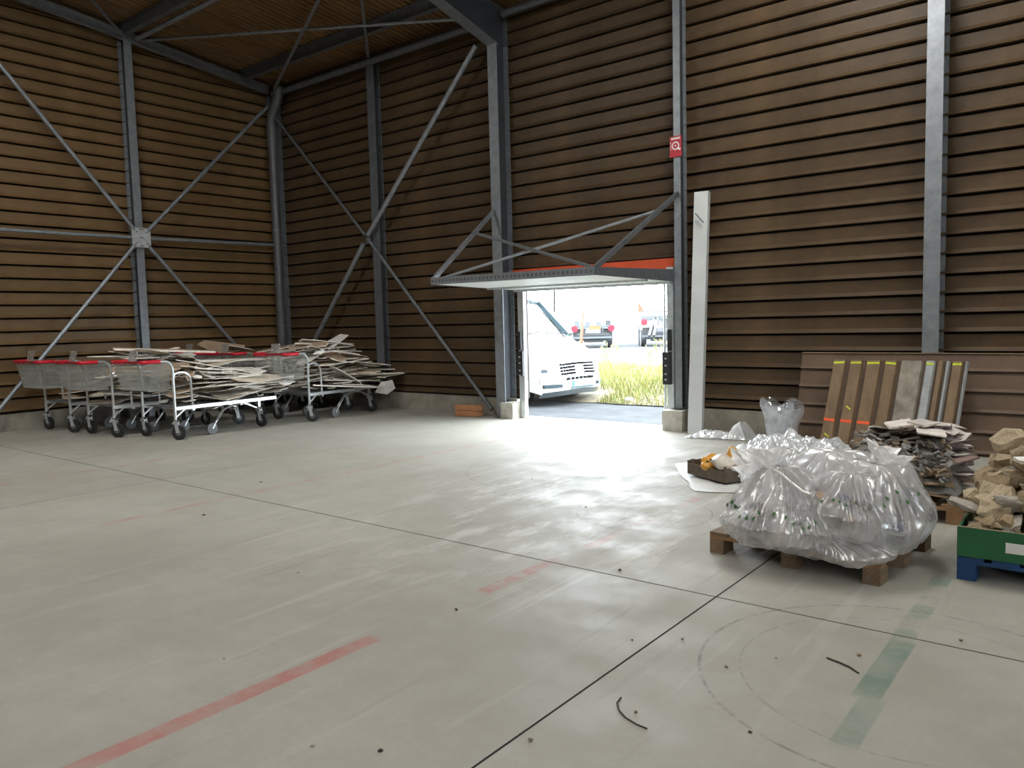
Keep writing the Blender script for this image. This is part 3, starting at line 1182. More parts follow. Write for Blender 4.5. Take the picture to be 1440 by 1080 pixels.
heap(-14.05, -13.15, 5.1, 7.0, 0.475, lambda u, v: 0.5 + 0.22 * bump2(u, v) + 0.1 * v, 16,
     'broken plasterboard piece on the leftmost front trolley', 'plasterboard on the leftmost front trolley', 3, (0.6, 0.3, 0.1))
heap(-12.85, -11.9, 5.35, 7.3, 0.475, lambda u, v: 0.55 + 0.66 * bump2(u, v, 0.3), 50,
     'broken plasterboard piece in the tall heap on the middle front trolley', 'plasterboard on the middle front trolley', 4, (0.32, 0.38, 0.30), 6)
heap(-11.72, -10.72, 5.95, 7.85, 0.475, lambda u, v: 0.55 + (0.50 - 0.22 * v) * min(1, 6 * v + 0.3) * (0.45 + 0.55 * (4 * u * (1 - u)) ** 0.35), 92,
     'broken plasterboard piece heaped on the nearest front trolley', 'plasterboard on the nearest front trolley', 5, (0.26, 0.34, 0.40), 8)
heap(-13.1, -12.1, 8.1, 10.0, 0.475, lambda u, v: 0.55 + 0.70 * bump2(u, v, 0.4), 26,
     'broken board piece heaped on the back row trolley with red handle', 'boards on the back row trolley', 6, (0.35, 0.5, 0.15))
heap(-14.2, -13.3, 8.1, 9.7, 0.475, lambda u, v: 0.55 + 0.45 * bump2(u, v, 0.4), 10,
     'broken board piece on the hidden trolley by the left wall', 'boards on the hidden trolley', 8, (0.4, 0.5, 0.1))
heap(-11.75, -10.6, 8.2, 10.05, 0.475, lambda u, v: 0.56 + (0.58 * (1 - v) ** 0.9 * min(1, 6 * v + 0.55) + 0.24) * (0.4 + 0.6 * (4 * u * (1 - u)) ** 0.35), 102,
     'broken plasterboard piece heaped on the trolley nearest the doorway', 'plasterboard on the trolley nearest the doorway', 27, (0.22, 0.34, 0.44), 5)


def special(name, label, L, W, th, mi, loc, rot, seed, n=8, jag=0.08, bend=0.0, cat='board', group=None):
    me = shard(name, L, W, th, M_bd[mi] if isinstance(mi, int) else mi, M_bd[4], random.Random(seed), n, jag, bend)
    return tag(put(name, me, None, loc, rot), label, cat, group)


special('long_plank', 'long pale brown plank laid across the top of the tall trolley heap', 1.75, 0.30, 0.03, 2, (-12.15, 6.35, 1.27), (R(3), R(4), R(72)), 1, 4, 0.03)
special('long_board', 'thin whitish board sticking out left under the long brown plank', 1.3, 0.3, 0.015, 1, (-12.55, 5.95, 1.19), (0, R(2), R(80)), 2)
special('long_board', 'white board edge lying across the heap below the back red handle', 1.35, 0.16, 0.025, 0, (-11.45, 7.1, 1.08), (R(4), R(1), R(84)), 3, 4, 0.04)
special('cardboard_flap', 'brown folded cardboard flap on the back row heap', 0.85, 0.6, 0.012, 2, (-13.35, 8.1, 1.22), (R(14), R(10), R(35)), 4, 7, 0.15, 0.14, 'cardboard')
special('cardboard_flap', 'second brown cardboard flap tilted beside the folded one', 0.6, 0.5, 0.012, 2, (-13.0, 8.2, 1.2), (R(-10), R(12), R(70)), 14, 7, 0.2, 0.1, 'cardboard')
special('plasterboard_sheet', 'white plasterboard panel lying on top of the heap nearest the doorway', 0.75, 0.5, 0.014, 0, (-11.45, 8.75, 1.17), (R(-16), R(8), R(64)), 5, 6, 0.12)
special('plasterboard_sheet', 'long white panel at bed height along the trolley nearest the doorway', 1.7, 0.4, 0.02, 0, (-10.72, 8.95, 0.52), (R(0), R(6), R(91)), 6, 6, 0.03)
special('plasterboard_sheet', 'white torn sheet hanging down off the trolley end nearest the doorway', 0.48, 0.34, 0.012, 0, (-10.66, 9.72, 0.44), Matrix(((0.05, 0.35, 0.93), (0.98, 0.10, -0.15), (-0.15, 0.93, -0.35))).to_euler(), 7, 5, 0.25)
special('plasterboard_sheet', 'slanting white panel on the side of the heap nearest the doorway', 0.9, 0.34, 0.014, 0, (-10.80, 8.9, 0.72), (R(4), R(30), R(86)), 17, 6, 0.1)
for k, (x, y, z, ry) in enumerate(((-10.95, 10.0, 0.62, -4), (-11.1, 10.05, 0.74, 3), (-10.8, 9.9, 0.68, 2), (-11.25, 10.0, 0.82, 6))):
    special('board_strip', 'thin board strip poking out from the heap end towards the doorway', 1.1, 0.16, 0.016, (1, 0, 1, 3)[k], (x, y, z), (R(3 * k - 4), R(ry), R(70 + 9 * k)), 30 + k, 8, 0.2, 0.02, 'scrap', 'strips overhanging towards the doorway')
# ------------------------------------------------------------------ leaning cladding panels by the right wall
M_panel = mat('brown_panel_front', (0.120, 0.075, 0.045), 0.55, var=0.25, scale=3, bump=0.08, objvar=0.06)
M_strip_b = mat('strip_tan', (0.19, 0.125, 0.066), 0.5, var=0.3, scale=5, stretch=(3, 3, 0.8))
M_strip_g = mat('strip_worn_grey', (0.27, 0.24, 0.19), 0.7, var=0.5, scale=7)
M_strip_z = mat('strip_grey_blue', (0.34, 0.36, 0.36), 0.5, var=0.25, scale=6)
M_strip_d = mat('strip_dark_ground', (0.09, 0.06, 0.04), 0.8)
M_yel = mat('yellow_spray', (0.55, 0.62, 0.03), 0.6, var=0.2, scale=30)
M_org = mat('orange_spray', (0.85, 0.11, 0.03), 0.6, var=0.15, scale=30)
M_blue = mat('blue_pallet_paint', (0.008, 0.05, 0.15), 0.6, var=0.3, scale=8)
M_wood = mat('pallet_wood', (0.225, 0.155, 0.095), 0.8, var=0.35, scale=9, bump=0.2, stretch=(8, 1, 8), objvar=0.2)
M_wood_o = mat('orange_wood', (0.33, 0.19, 0.095), 0.75, var=0.3, scale=9, bump=0.2, objvar=0.15)
M_wood_d = mat('old_dark_wood', (0.135, 0.105, 0.078), 0.85, var=0.4, scale=10, bump=0.3, stretch=(2, 2, 8), objvar=0.15)

t = thing('leaning_cladding', 'wide brown panel with horizontal ribs leaning on the right-hand column', 'panel', (-3.24, 9.68, 0))
lean = Vector((0.03, 0.22, 1.10)).normalized()
nrm = Vector((0, -lean.z, lean.y)).normalized()
Wd = 3.9
for k in range(5):
    q = MB()
    h = 0.2235
    base = lean * (k * 0.2255)
    pts = [(0.0, -0.03), (0.0, -0.02), (0.03, -0.02), (0.032, 0.026), (0.045, 0.022), (0.07, 0.0), (h, 0.0), (h, -0.03)]
    q.extrude(pts, base, lean, nrm, (Wd, 0, 0))
    q.build('panel_rib', M_panel, t)
q = MB()
q.extrude([(0, -0.034), (1.128, -0.034), (1.128, -0.03), (0, -0.03)], (0, 0, 0), lean, nrm, (Wd, 0, 0))
q.build('panel_back', M_strip_d, t)
q = MB()
q.extrude([(1.124, -0.034), (1.137, -0.034), (1.137, 0.018), (1.124, 0.018)], (0, 0, 0), lean, nrm, (Wd, 0, 0))
q.build('top_edge', M_strip_b, t)

t = thing('leaning_cladding', 'smaller panel of upright strips marked with yellow and orange spray paint', 'panel', (-2.86, 9.42, 0), R(-2))
lv = Vector((0.07, 0.30, 1.0)).normalized()
nv = Vector((0, -1, 0.3)).normalized()
ux = Vector((1, 0, 0))
HH = 1.075
strips = [(0.00, 0.15, M_strip_b, 1, 1), (0.19, 0.15, M_strip_b, 1, 1), (0.375, 0.165, M_strip_b, 1, 1), (0.575, 0.14, M_strip_b, 1, 0), (0.745, 0.23, M_strip_g, 0, 0),
          (1.0, 0.10, M_strip_z, 1, 0), (1.115, 0.07, M_strip_b, 0, 0), (1.20, 0.045, M_strip_z, 0, 0), (1.26, 0.11, M_strip_b, 1, 0), (1.385, 0.035, M_strip_z, 0, 0)]
q = MB()
q.extrude([(0, 0), (HH, 0), (HH, 0.012), (0, 0.012)], (0, 0, 0), lv, nv, ux * 1.42)
q.build('backing_sheet', M_strip_d, t)
for x, w, m_, ye, orr in strips:
    q = MB()
    q.extrude([(-0.0, 0.012), (w, 0.012), (w - 0.014, 0.045), (0.014, 0.045)], ux * x, ux, nv, lv * HH)
    s_ = q.build('strip', m_, t)
    if ye:
        q = MB()
        rr_ = random.Random(int(x * 100))
        q.obox(ux * (x + w * .5) + lv * (HH - 0.035) + nv * 0.0465, ux * (w * 0.40) + lv * rr_.uniform(-.006, .006), lv * 0.012, nv * 0.001)
        q.build('yellow_mark', M_yel, s_)
    if orr:
        q = MB()
        q.obox(ux * (x + w * .5) + lv * (0.345 - 0.03 * x) + nv * 0.0465, ux * (w * 0.42) - lv * 0.004, lv * 0.017, nv * 0.001)
        q.build('orange_mark', M_org, s_)
    if x in (0.0, 0.19):
        q = MB()
        q.obox(ux * (x + w * .5) + lv * (0.16 if x == 0 else 0.5) + nv * 0.0465, ux * 0.025 - lv * 0.02, lv * 0.006 + ux * 0.006, nv * 0.001)
        q.build('yellow_scribble', M_yel, s_)


# ------------------------------------------------------------------ pallets
def pallet(label, loc, rz, L, W, m_top, m_blk, n_top=6, h=0.144):
    """L along local x, W along local y; deck boards run along y"""
    t_ = thing('pallet', label, 'pallet', loc, rz)
    blk = MB().box(-0.05, 0.05, -0.07, 0.07, 0.0, h - 0.044).mesh('block', m_blk)
    for x in (-L / 2 + 0.05, 0, L / 2 - 0.05):
        for y in (-W / 2 + 0.07, 0, W / 2 - 0.07):
            put('block', blk, t_, (x, y, 0))
    st = MB().box(-L / 2, L / 2, -0.05, 0.05, 0, 0.022).mesh('stringer_board', m_blk if m_top is not M_wood else M_wood_o)
    for y in (-W / 2 + 0.05, 0, W / 2 - 0.05):
        put('stringer_board', st, t_, (0, y, h - 0.044))
    bw = L / n_top * 0.8
    bd = MB().box(-bw / 2, bw / 2, -W / 2, W / 2, 0, 0.022).mesh('deck_board', m_top)
    for i in range(n_top):
        put('deck_board', bd, t_, (-L / 2 + bw / 2 + (L - bw) * i / (n_top - 1), 0, h - 0.022))
    return t_


pallet('worn wooden pallet under the big clear plastic bags', (-1.605, 5.33, 0), R(-5), 1.10, 1.0, M_wood, M_wood, 7)
pallet('orange-brown wooden pallet under the heap of flat tiles', (-1.46, 6.98, 0), R(2), 1.0, 1.0, M_wood_o, M_wood_o, 6)
bp_ = pallet('blue painted pallet under the green box of stones', (-0.17, 5.68, 0), R(0), 1.2, 1.0, M_blue, M_blue, 7)

# green box of stones
M_green = mat('green_board', (0.016, 0.115, 0.042), 0.55, var=0.15, scale=5, objvar=0.05)
M_kraft = mat('kraft_edge', (0.36, 0.27, 0.17), 0.85)
t = thing('green_box', 'low green box full of rubble stones on the blue pallet', 'box', (-0.17, 5.68, 0.146))
X0, X1, Y0, Y1, HB = -0.60, 0.6, -0.51, 0.5, 0.175
for nm, a in (('front_side', (X0, X1, Y0, Y0 + 0.012)), ('rear_side', (X0, X1, Y1 - 0.012, Y1)), ('left_side', (X0, X0 + 0.012, Y0 + 0.012, Y1 - 0.012)), ('right_side', (X1 - 0.012, X1, Y0 + 0.012, Y1 - 0.012))):
    MB().box(a[0], a[1], a[2], a[3], 0, HB).build(nm, M_green, t)
MB().box(X0 + 0.01, X1 - 0.01, Y0 + 0.01, Y1 - 0.01, 0, 0.01).build('box_floor', M_kraft, t)
q = MB()
q.box(X0 + 0.245, X0 + 0.40, Y0 - 0.002, Y0 + 0.001, 0.055, 0.115)
q.build('white_label', M_white, t)
q = MB()
q.box(X0, X1, Y0 + 0.001, Y0 + 0.011, HB, HB + 0.003)
q.build('raw_edge', M_kraft, t)

# stones
M_st = [mat('stone_sand', (0.52, 0.42, 0.28), 0.92, var=0.35, scale=14, bump=0.7, bscale=45, objvar=0.18),
        mat('stone_brown', (0.40, 0.30, 0.18), 0.92, var=0.4, scale=14, bump=0.7, bscale=45, objvar=0.18),
        mat('stone_grey', (0.46, 0.42, 0.35), 0.92, var=0.3, scale=14, bump=0.6, bscale=45, objvar=0.15)]


def stone_mesh(name, seed, flat, m_, rough=0.10):
    rr = random.Random(seed)
    bm = bmesh.new()
    for i in range(16):
        v = Vector((rr.gauss(0, 1), rr.gauss(0, 1), rr.gauss(0, 1))).normalized() * rr.uniform(0.82, 1.0)
        bm.verts.new((v.x, v.y * 0.8, v.z * flat))
    bmesh.ops.convex_hull(bm, input=bm.verts)
    bm.verts.ensure_lookup_table()
    loose = [v for v in bm.verts if not v.link_faces]
    bmesh.ops.delete(bm, geom=loose, context='VERTS')
    bmesh.ops.triangulate(bm, faces=bm.faces)
    bmesh.ops.subdivide_edges(bm, edges=bm.edges, cuts=2, use_grid_fill=True)
    for v in bm.verts:
        v.co += noise.noise_vector(v.co * 2.2 + Vector((seed, 0, 0))) * rough + noise.noise_vector(v.co * 6 + Vector((0, seed, 0))) * rough * 0.45
    me = bpy.data.meshes.new(name)
    bm.to_mesh(me)
    bm.free()
    me.materials.append(m_)
    return me


STONES = [stone_mesh('rubble_stone', 40 + i, (0.75, 0.45, 0.6, 0.4, 0.55, 0.8, 0.35, 0.6)[i % 8], M_st[(0, 1, 0, 2, 0, 1, 0, 0)[i % 8]]) for i in range(12)]
rs = random.Random(5)
stone_label, stone_group = 'rough sandy rubble stone heaped in the green box', 'rubble stones in the green box'
def mound(x, y):
    e = min(1.0, max(0.0, (x + 0.83) / 0.42)) ** 0.7 * min(1.0, max(0.0, (0.5 - x) / 0.5)) ** 0.7
    f = min(1.0, max(0.0, (y - 5.16) / 0.62)) ** 0.8 * min(1.0, max(0.0, (6.30 - y) / 0.25))
    return 0.30 + 0.52 * e * f


q = MB()
q.grid(lambda u, v: Vector((-0.74 + 1.14 * u, 5.2 + 0.95 * v, max(0.165, mound(-0.74 + 1.14 * u, 5.2 + 0.95 * v) - 0.14) if 0 < u < 1 and 0 < v < 1 else 0.165)), 14, 14)
o = tag(q.build('rubble_fill', M_st[1]), 'fine brown rubble between the stones in the green box', 'rubble', None, 'stuff')
for i in range(160):
    x, y = rs.uniform(-0.75, 0.36), rs.uniform(5.22, 6.15)
    if i > 85:
        x, y = rs.uniform(-0.76, -0.2), rs.uniform(5.22, 5.8)
    r = rs.choice((0.045, 0.06, 0.075, 0.095, 0.12, 0.15))
    z = mound(x, y) - rs.uniform(0.0, 0.09)
    x = max(x, -0.755 + r * (0.9 if z < 0.36 else 0.5))
    y = max(y, 5.19 + r * (0.9 if z < 0.36 else 0.6))
    o = put('rubble_stone', STONES[rs.randrange(12)], None, (x, y, z), (rs.uniform(-.6, .6), rs.uniform(-.6, .6), rs.uniform(0, 6.28)), (r, r, r))
    tag(o, stone_label, 'stone', stone_group)
for (x, y, z, r, k, lab) in ((-0.60, 5.36, 0.43, 0.14, 2, 'big pale wedge-shaped stone at the front of the green box'),
                            (-0.56, 5.85, 0.74, 0.15, 0, 'big upright sandy stone at the top of the stone heap'),
                            (-0.74, 5.42, 0.40, 0.12, 3, 'flat grey stone overhanging the left edge of the green box')):
    o = put('rubble_stone', STONES[k], None, (x, y, z), (0.2, -0.15, 0.6), (r, r, r))
    tag(o, lab, 'stone')
o.rotation_euler = (0.1, 0.25, 0.3)
o.scale = (0.17, 0.13, 0.10)
special('white_scrap', 'crumpled white scrap lying on the stone heap', 0.28, 0.16, 0.02, 0, (-0.40, 5.50, 0.70), (R(10), R(-12), R(20)), 77, 9, 0.3, 0.2, 'scrap')

# ------------------------------------------------------------------ heap of flat tiles, slabs and crushed bits
M_ti = [mat('tile_pale', (0.62, 0.57, 0.52), 0.6, var=0.2, scale=8, objvar=0.15),
        mat('tile_brown', (0.24, 0.16, 0.14), 0.7, var=0.3, scale=8, objvar=0.2),
        mat('tile_edge', (0.16, 0.125, 0.115), 0.85, var=0.35, scale=20, objvar=0.2)]
rt2 = random.Random(11)


def tile_mesh(i):
    bm_ = shard('tile', rt2.uniform(0.22, 0.34), rt2.uniform(0.16, 0.26), 0.013, M_ti[(0, 1, 0, 0, 1, 0)[i % 6]], M_ti[2], rt2, 4 if i % 3 else 5, 0.13)
    return bm_


TILES = [tile_mesh(i) for i in range(12)]
for i in range(190):
    lev = i / 190
    sp = (1 - lev * 0.35)
    x = -1.36 + rt2.uniform(-0.42, 0.40) * sp
    y = 7.15 + rt2.uniform(-0.32, 0.34) * sp
    edge = max(abs(x + 1.36) / 0.42, abs(y - 7.15) / 0.36)
    z = 0.20 + lev * 0.455 - 0.03 * edge
    o = put('tile', TILES[rt2.randrange(12)], None, (x, y, z), (R(rt2.gauss(0, 9)), R(rt2.gauss(0, 9)), rt2.uniform(0, 6.28)))
    tag(o, 'broken flat tile lying in the tile heap on the wooden pallet', 'tile', 'broken tiles on the wooden pallet')
for k, (x, y, z, rz, c_) in enumerate(((-1.46, 6.92, 0.665, 0.5, 0), (-1.30, 6.98, 0.675, 1.2, 0), (-1.22, 6.86, 0.62, 0.2, 0), (-1.62, 7.0, 0.61, 2.0, 0))):
    special('tile', ('ridged pale tile on top of the tile heap, its left part', 'large pale tile on top of the tile heap', 'pale tile on the front slope of the tile heap', 'pale tile at the left shoulder of the tile heap')[k],
            0.25, 0.19, 0.014, M_ti[0], (x, y, z + 0.015), (R(9), R(-8 + 6 * k), rz), 60 + k, 4, 0.10, 0, 'tile')
M_slab = mat('brown_stone_slab', (0.30, 0.215, 0.135), 0.9, var=0.35, scale=10, bump=0.6, objvar=0.15)
SLAB = [stone_mesh('stone_slab', 80 + i, 0.16, M_slab, 0.06) for i in range(4)]
for i, (x, y, z, r, rz) in enumerate(((-1.10, 6.66, 0.185, 0.24, 0.4), (-1.45, 6.70, 0.19, 0.28, 1.2), (-1.72, 6.95, 0.19, 0.26, 2.1), (-1.15, 6.68, 0.26, 0.20, 1.9), (-1.40, 6.66, 0.275, 0.26, 0.1), (-1.12, 6.74, 0.335, 0.18, 0.9), (-1.05, 7.1, 0.24, 0.22, 0.2), (-1.4, 7.2, 0.22, 0.4, 1))):
    o = put('stone_slab', SLAB[i % 4], None, (x, y, z), (0.05 * (i % 3 - 1), 0.06, rz), (r, r, r * 1.1))
    tag(o, 'flat brown stone slab at the bottom of the tile heap', 'slab', 'brown slabs under the tiles')
M_crush = [mat('crushed_grey', (0.22, 0.215, 0.20), 0.9, var=0.35, scale=20, objvar=0.3), mat('crushed_brown', (0.27, 0.21, 0.15), 0.9, var=0.35, scale=20, objvar=0.3)]
CR = [shard('crushed_piece', rt2.uniform(0.07, 0.13), rt2.uniform(0.03, 0.06), 0.018, M_crush[i % 3 == 2], M_crush[i % 3 == 2], rt2, 6, 0.35) for i in range(6)]
for i in range(150):
    x = rt2.uniform(-1.80, -1.05)
    y = 6.62 + rt2.uniform(-0.10, 0.28)
    z = 0.30 + (y - 6.50) * 0.62 + rt2.uniform(0, 0.05) - 0.05 * (x + 1.6)
    o = put('crushed_piece', CR[rt2.randrange(6)], None, (x, y, z), (R(rt2.gauss(25, 22)), R(rt2.gauss(0, 22)), rt2.uniform(0, 6.28)))
    tag(o, 'small crushed grey piece on the front slope of the tile heap', 'rubble', 'crushed grey pieces before the tiles')
q = MB()
q.grid(lambda u, v: Vector((-1.84 + 0.86 * u, 6.52 + 0.36 * v, 0.2 + (0.02 + 0.24 * v) * min(1, 8 * u, 8 * (1 - u)) + 0.03 * noise.noise(Vector((u * 9, v * 6, 2)))), ), 24, 12)
o = q.build('crushed_rubble', M_crush[0])
tag(o, 'fine grey crushed rubble filling the front of the tile heap', 'rubble', None, 'stuff')

# ------------------------------------------------------------------ clear plastic bags on the worn pallet
M_film = plastic_film('clear_bag_film', (0.84, 0.83, 0.82), 0.43, 0.25, 0.27, 7)
M_film_w = plastic_film('milky_bag_film', (0.94, 0.93, 0.92), 0.93, 0.35, 0.12, 12)
M_film_sheet = plastic_film('white_sheet_film', (0.86, 0.88, 0.90), 0.86, 0.25, 0.28, 8)
M_film_clear = plastic_film('clear_wrap_film', (0.75, 0.77, 0.80), 0.36, 0.12, 0.55, 14)
M_gprint = mat('green_tree_print', (0.045, 0.13, 0.03), 0.5, var=0.1)
M_bprint = mat('blue_text_print', (0.05, 0.06, 0.20), 0.5, var=0.1)


class Bag:
    def __init__(s, c, ax, hgt, neck, seed, fold=0.05, nf=13, floor_=0.148, lump=0.035, pw=0.8, pz=1.2, sag=0.35):
        s.pw, s.pz, s.sag = pw, pz, sag
        s.c = Vector(c)
        s.ax = ax
        s.h = hgt
        s.neck = Vector(neck)        # neck point, relative to the centre
        s.seed = seed
        s.fold, s.nf, s.fl, s.lump = fold, nf, floor_, lump

    def p(s, u, v):
        """u around, v from neck (0) to underside (1)"""
        a = 2 * PI * u
        th = PI * (0.02 + 0.98 * v)
        ca, sa = math.cos(a), math.sin(a)
        sq = 0.80
        rx = math.copysign(abs(ca) ** sq, ca)
        ry = math.copysign(abs(sa) ** sq, sa)
        vm = 0.68
        low = -s.h * s.sag
        if v < vm:
            k_ = v / vm
            rr_ = 0.10 + 0.90 * k_ ** s.pw
            zz = s.neck.z + (low - s.neck.z) * (k_ ** s.pz)
            cc = 1 - k_
        else:
            k_ = (v - vm) / (1 - vm)
            rr_ = math.sqrt(max(0.0, 1 - k_ ** 2.2))
            zz = low - (s.h + low) * math.sin(k_ * PI / 2) * 1.0
            cc = 0.0
        P = Vector((s.ax[0] * rx * rr_ + s.neck.x * cc, s.ax[1] * ry * rr_ + s.neck.y * cc, zz))
        nz = noise.noise(Vector((ca * 1.4 + s.seed, sa * 1.4, v * 2)))
        k = (1 - abs(math.sin(a * s.nf / 2 + 2.2 * nz + 0.9 * v))) ** 1.5
        k2 = (1 - abs(math.sin(a * (s.nf * 0.83) + 3.6 * nz + 0.7))) ** 1.3
        fold = s.fold * (0.9 * (k - 0.2) + 0.5 * (k2 - 0.2)) * math.sin(min(1, v * 5) * PI / 2) * max(0.12, 1.25 - 1.30 * v)
        rad = Vector((P.x, P.y, P.z * 0.6))
        rad = rad.normalized() if rad.length > 1e-6 else Vector((0, 0, 1))
        P = P + rad * fold
        Q = s.c + P
        P2 = noise.noise_vector(Q * 3.6 + Vector((s.seed * 3, 0, 0))) * s.lump + noise.noise_vector(Q * 11 + Vector((s.seed, 5, 0))) * s.lump * 0.25
        Q += P2 * min(1, v * 3)
        z_ = Q.z
        if z_ < s.fl + 0.02:
            z_ = s.fl + 0.012 + 0.008 * noise.noise(Q * 20)
        Q.z = z_
        return Q

    def build(s, name, label, m_, nu=360, nv=80):
        t_ = thing(name, label, 'bag', (s.c.x, s.c.y, s.fl))
        o_ = Vector((s.c.x, s.c.y, s.fl))
        q_ = MB()
        q_.grid(lambda u, v: s.p(u, v) - o_, nu, nv, True)
        me = q_.mesh('bag_skin', m_, True)
        ga = me.attributes.new('gather', 'FLOAT', 'POINT')
        ga.data.foreach_set('value', [max(0.0, 1 - (j / nv) / 0.5) ** 1.3 for j in range(nv + 1) for i in range(nu)])
        put('bag_skin', me, t_)
        s.t, s.o = t_, o_
        return t_

    def ruffle(s, center, direc, size, seed, m_, name='gathered_neck', nlob=7):
        """crumpled flared plastic beyond the tie"""
        d = Vector(direc).normalized()
        x = d.orthogonal().normalized()
        y = d.cross(x)
        q_ = MB()

        def f(u, v):
            a = 2 * PI * u
            nz = noise.noise(Vector((math.cos(a) * 1.5 + seed, math.sin(a) * 1.5, v * 2.2)))
            wob = 0.36 * math.sin(nlob * a + 5 * nz + 2.5 * v) + 0.18 * math.sin(2.1 * nlob * a + 3 * nz)
            prof_ = (0.14 + 1.25 * v ** 0.7 * (1.1 - 0.55 * v))
            r = size * prof_ * (1 + wob * min(1, v * 1.8) * 0.75)
            hh = size * (1.5 * v - 0.55 * v * v + 0.30 * wob * v)
            P = Vector(center) + d * hh + (x * math.cos(a) + y * math.sin(a)) * r
            P += noise.noise_vector(P * 16 + Vector((seed, 0, 0))) * size * 0.16 * v
            return P - s.o
        q_.grid(f, 84, 26, True)
        put(name, q_.mesh(name, m_, True), s.t)

    def decals(s, name, uvs, m_, shape, off=0.004):
        q_ = MB()
        for (u, v, sz, ang) in uvs:
            P = s.p(u, v)
            du = (s.p(u + 0.004, v) - P)
            dv = (s.p(u, v + 0.006) - P)
            n_ = du.cross(dv).normalized()
            if n_.dot(P - s.c) < 0:
                n_ = -n_
            a_ = du.normalized()
            b_ = n_.cross(a_)
            ca, sa = math.cos(ang), math.sin(ang)
            e1, e2 = a_ * ca + b_ * sa, b_ * ca - a_ * sa
            if e2.z < 0:
                e2, e1 = -e2, -e1
            base = P - s.o + n_ * off
            if shape == 'tree':
                q_.quad([base - e1 * sz * .45 - e2 * sz * .3, base + e1 * sz * .45 - e2 * sz * .3, base + e2 * sz * .25])
                q_.quad([base - e1 * sz * .33, base + e1 * sz * .33, base + e2 * sz * .55])
                q_.quad([base - e1 * sz * .07 - e2 * sz * .5, base + e1 * sz * .07 - e2 * sz * .5, base + e1 * sz * .07 - e2 * sz * .3, base - e1 * sz * .07 - e2 * sz * .3])
            else:
                q_.quad([base - e1 * sz - e2 * sz * .12, base + e1 * sz - e2 * sz * .12, base + e1 * sz + e2 * sz * .12, base - e1 * sz + e2 * sz * .12])
        o = q_.build(name, m_, s.t)
        o['kind'] = 'stuff'


def fill(label, group, c, r, n, seed, mats_):
    rr = random.Random(seed)
    for i in range(n):
        a, b, k = rr.uniform(0, 6.28), rr.uniform(-1, 0.75), 0.86 * rr.random() ** 0.5
        x = c[0] + r[0] * k * math.cos(a) * math.sqrt(1 - b * b * .6)
        y = c[1] + r[1] * k * math.sin(a) * math.sqrt(1 - b * b * .6)
        z = max(0.20, c[2] + r[2] * k * b)
        me = mats_[rr.randrange(len(mats_))]
        o = put('bagged_scrap', me, None, (x, y, z), (rr.uniform(-.6, .6), rr.uniform(-.6, .6), rr.uniform(0, 6.28)), (0.85, 0.85, 0.85))
        tag(o, label, 'scrap', group)


rf = random.Random(31)
M_bs = [mat('scrap_white', (0.62, 0.60, 0.57), 0.7, var=0.15), mat('scrap_tan', (0.45, 0.34, 0.26), 0.8, var=0.2), mat('scrap_grey', (0.20, 0.20, 0.21), 0.7, var=0.2), mat('scrap_blue_grey', (0.20, 0.23, 0.33), 0.6, var=0.2), mat('scrap_dark', (0.05, 0.05, 0.055), 0.7)]
FILL = [shard('bagged_scrap', rf.uniform(0.14, 0.30), rf.uniform(0.09, 0.18), rf.uniform(0.015, 0.05), M_bs[k], M_bs[k], rf, 4 + k % 2, 0.15) for k in (0, 2, 1, 2, 3, 0, 2, 4, 3, 1, 4)]

bagA = Bag((-1.68, 4.96, 0.36), (0.42, 0.36), 0.22, (-0.08, 0.06, 0.25), 1.7, 0.06, 29, pw=0.92, pz=1.1, lump=0.03)
bagA.build('clear_rubbish_bag', 'clear plastic bag of scraps tied at a white rosette, front left on the pallet', M_film)
bagA.ruffle((-1.87, 4.99, 0.60), (-0.95, -0.12, -0.30), 0.15, 2.2, M_film_w, 'gathered_neck', 6)
bagA.ruffle((-1.84, 5.02, 0.60), (-0.10, 0.20, 0.95), 0.12, 7.1, M_film_w, 'gathered_neck', 5)
q = MB()
q.tube([Vector(p_) - bagA.o for p_ in ((-1.88, 4.98, 0.59), (-1.82, 4.95, 0.605), (-1.73, 4.90, 0.59), (-1.64, 4.84, 0.55), (-1.55, 4.79, 0.51), (-1.50, 4.78, 0.50))], 0.009, 6)
q.build('tie_cord', M_film_w, bagA.t, True)
ra = random.Random(4)
bagA.decals('green_tree_print', [((0.50 + 0.40 * i / 18 + ra.uniform(-.01, .01)) % 1, 0.56 + 0.05 * math.sin(i) + ra.uniform(-.025, .025), 0.035, ra.uniform(-.4, .4)) for i in range(18)], M_gprint, 'tree')
fill('white or grey scrap seen inside the front left clear bag', 'scraps inside the front left bag', (-1.69, 4.97, 0.27), (0.36, 0.30, 0.12), 48, 12, FILL)

bagB = Bag((-1.36, 4.94, 0.42), (0.27, 0.25), 0.20, (0.03, 0.06, 0.19), 5.1, 0.055, 15, 0.22, pw=0.6, pz=1.3, sag=0.1)
bagB.build('clear_rubbish_bag', 'milky knotted bag with blue text resting on top at the front of the pallet', M_film)
bagB.ruffle((-1.33, 5.00, 0.60), (0.25, 0.30, 0.9), 0.095, 4.2, M_film_w, 'gathered_neck', 5)
bagB.decals('blue_text_print', [(0.755 + 0.018 * (i % 3) + 0.004 * (i // 3), 0.36 + 0.020 * (i // 3), 0.013, R(-25)) for i in range(15)], M_bprint, 'dash')
bagB.decals('blue_blots', [(0.64, 0.33, 0.03, 0.3), (0.655, 0.35, 0.02, 0.8), (0.80, 0.50, 0.014, 0.1)], M_bprint, 'dash')
bagB.decals('green_tree_print', [(0.69 + 0.025 * i + ra.uniform(-.01, .01), 0.47 + 0.02 * math.sin(2 * i), 0.026, ra.uniform(-.5, .5)) for i in range(7)], M_gprint, 'tree')
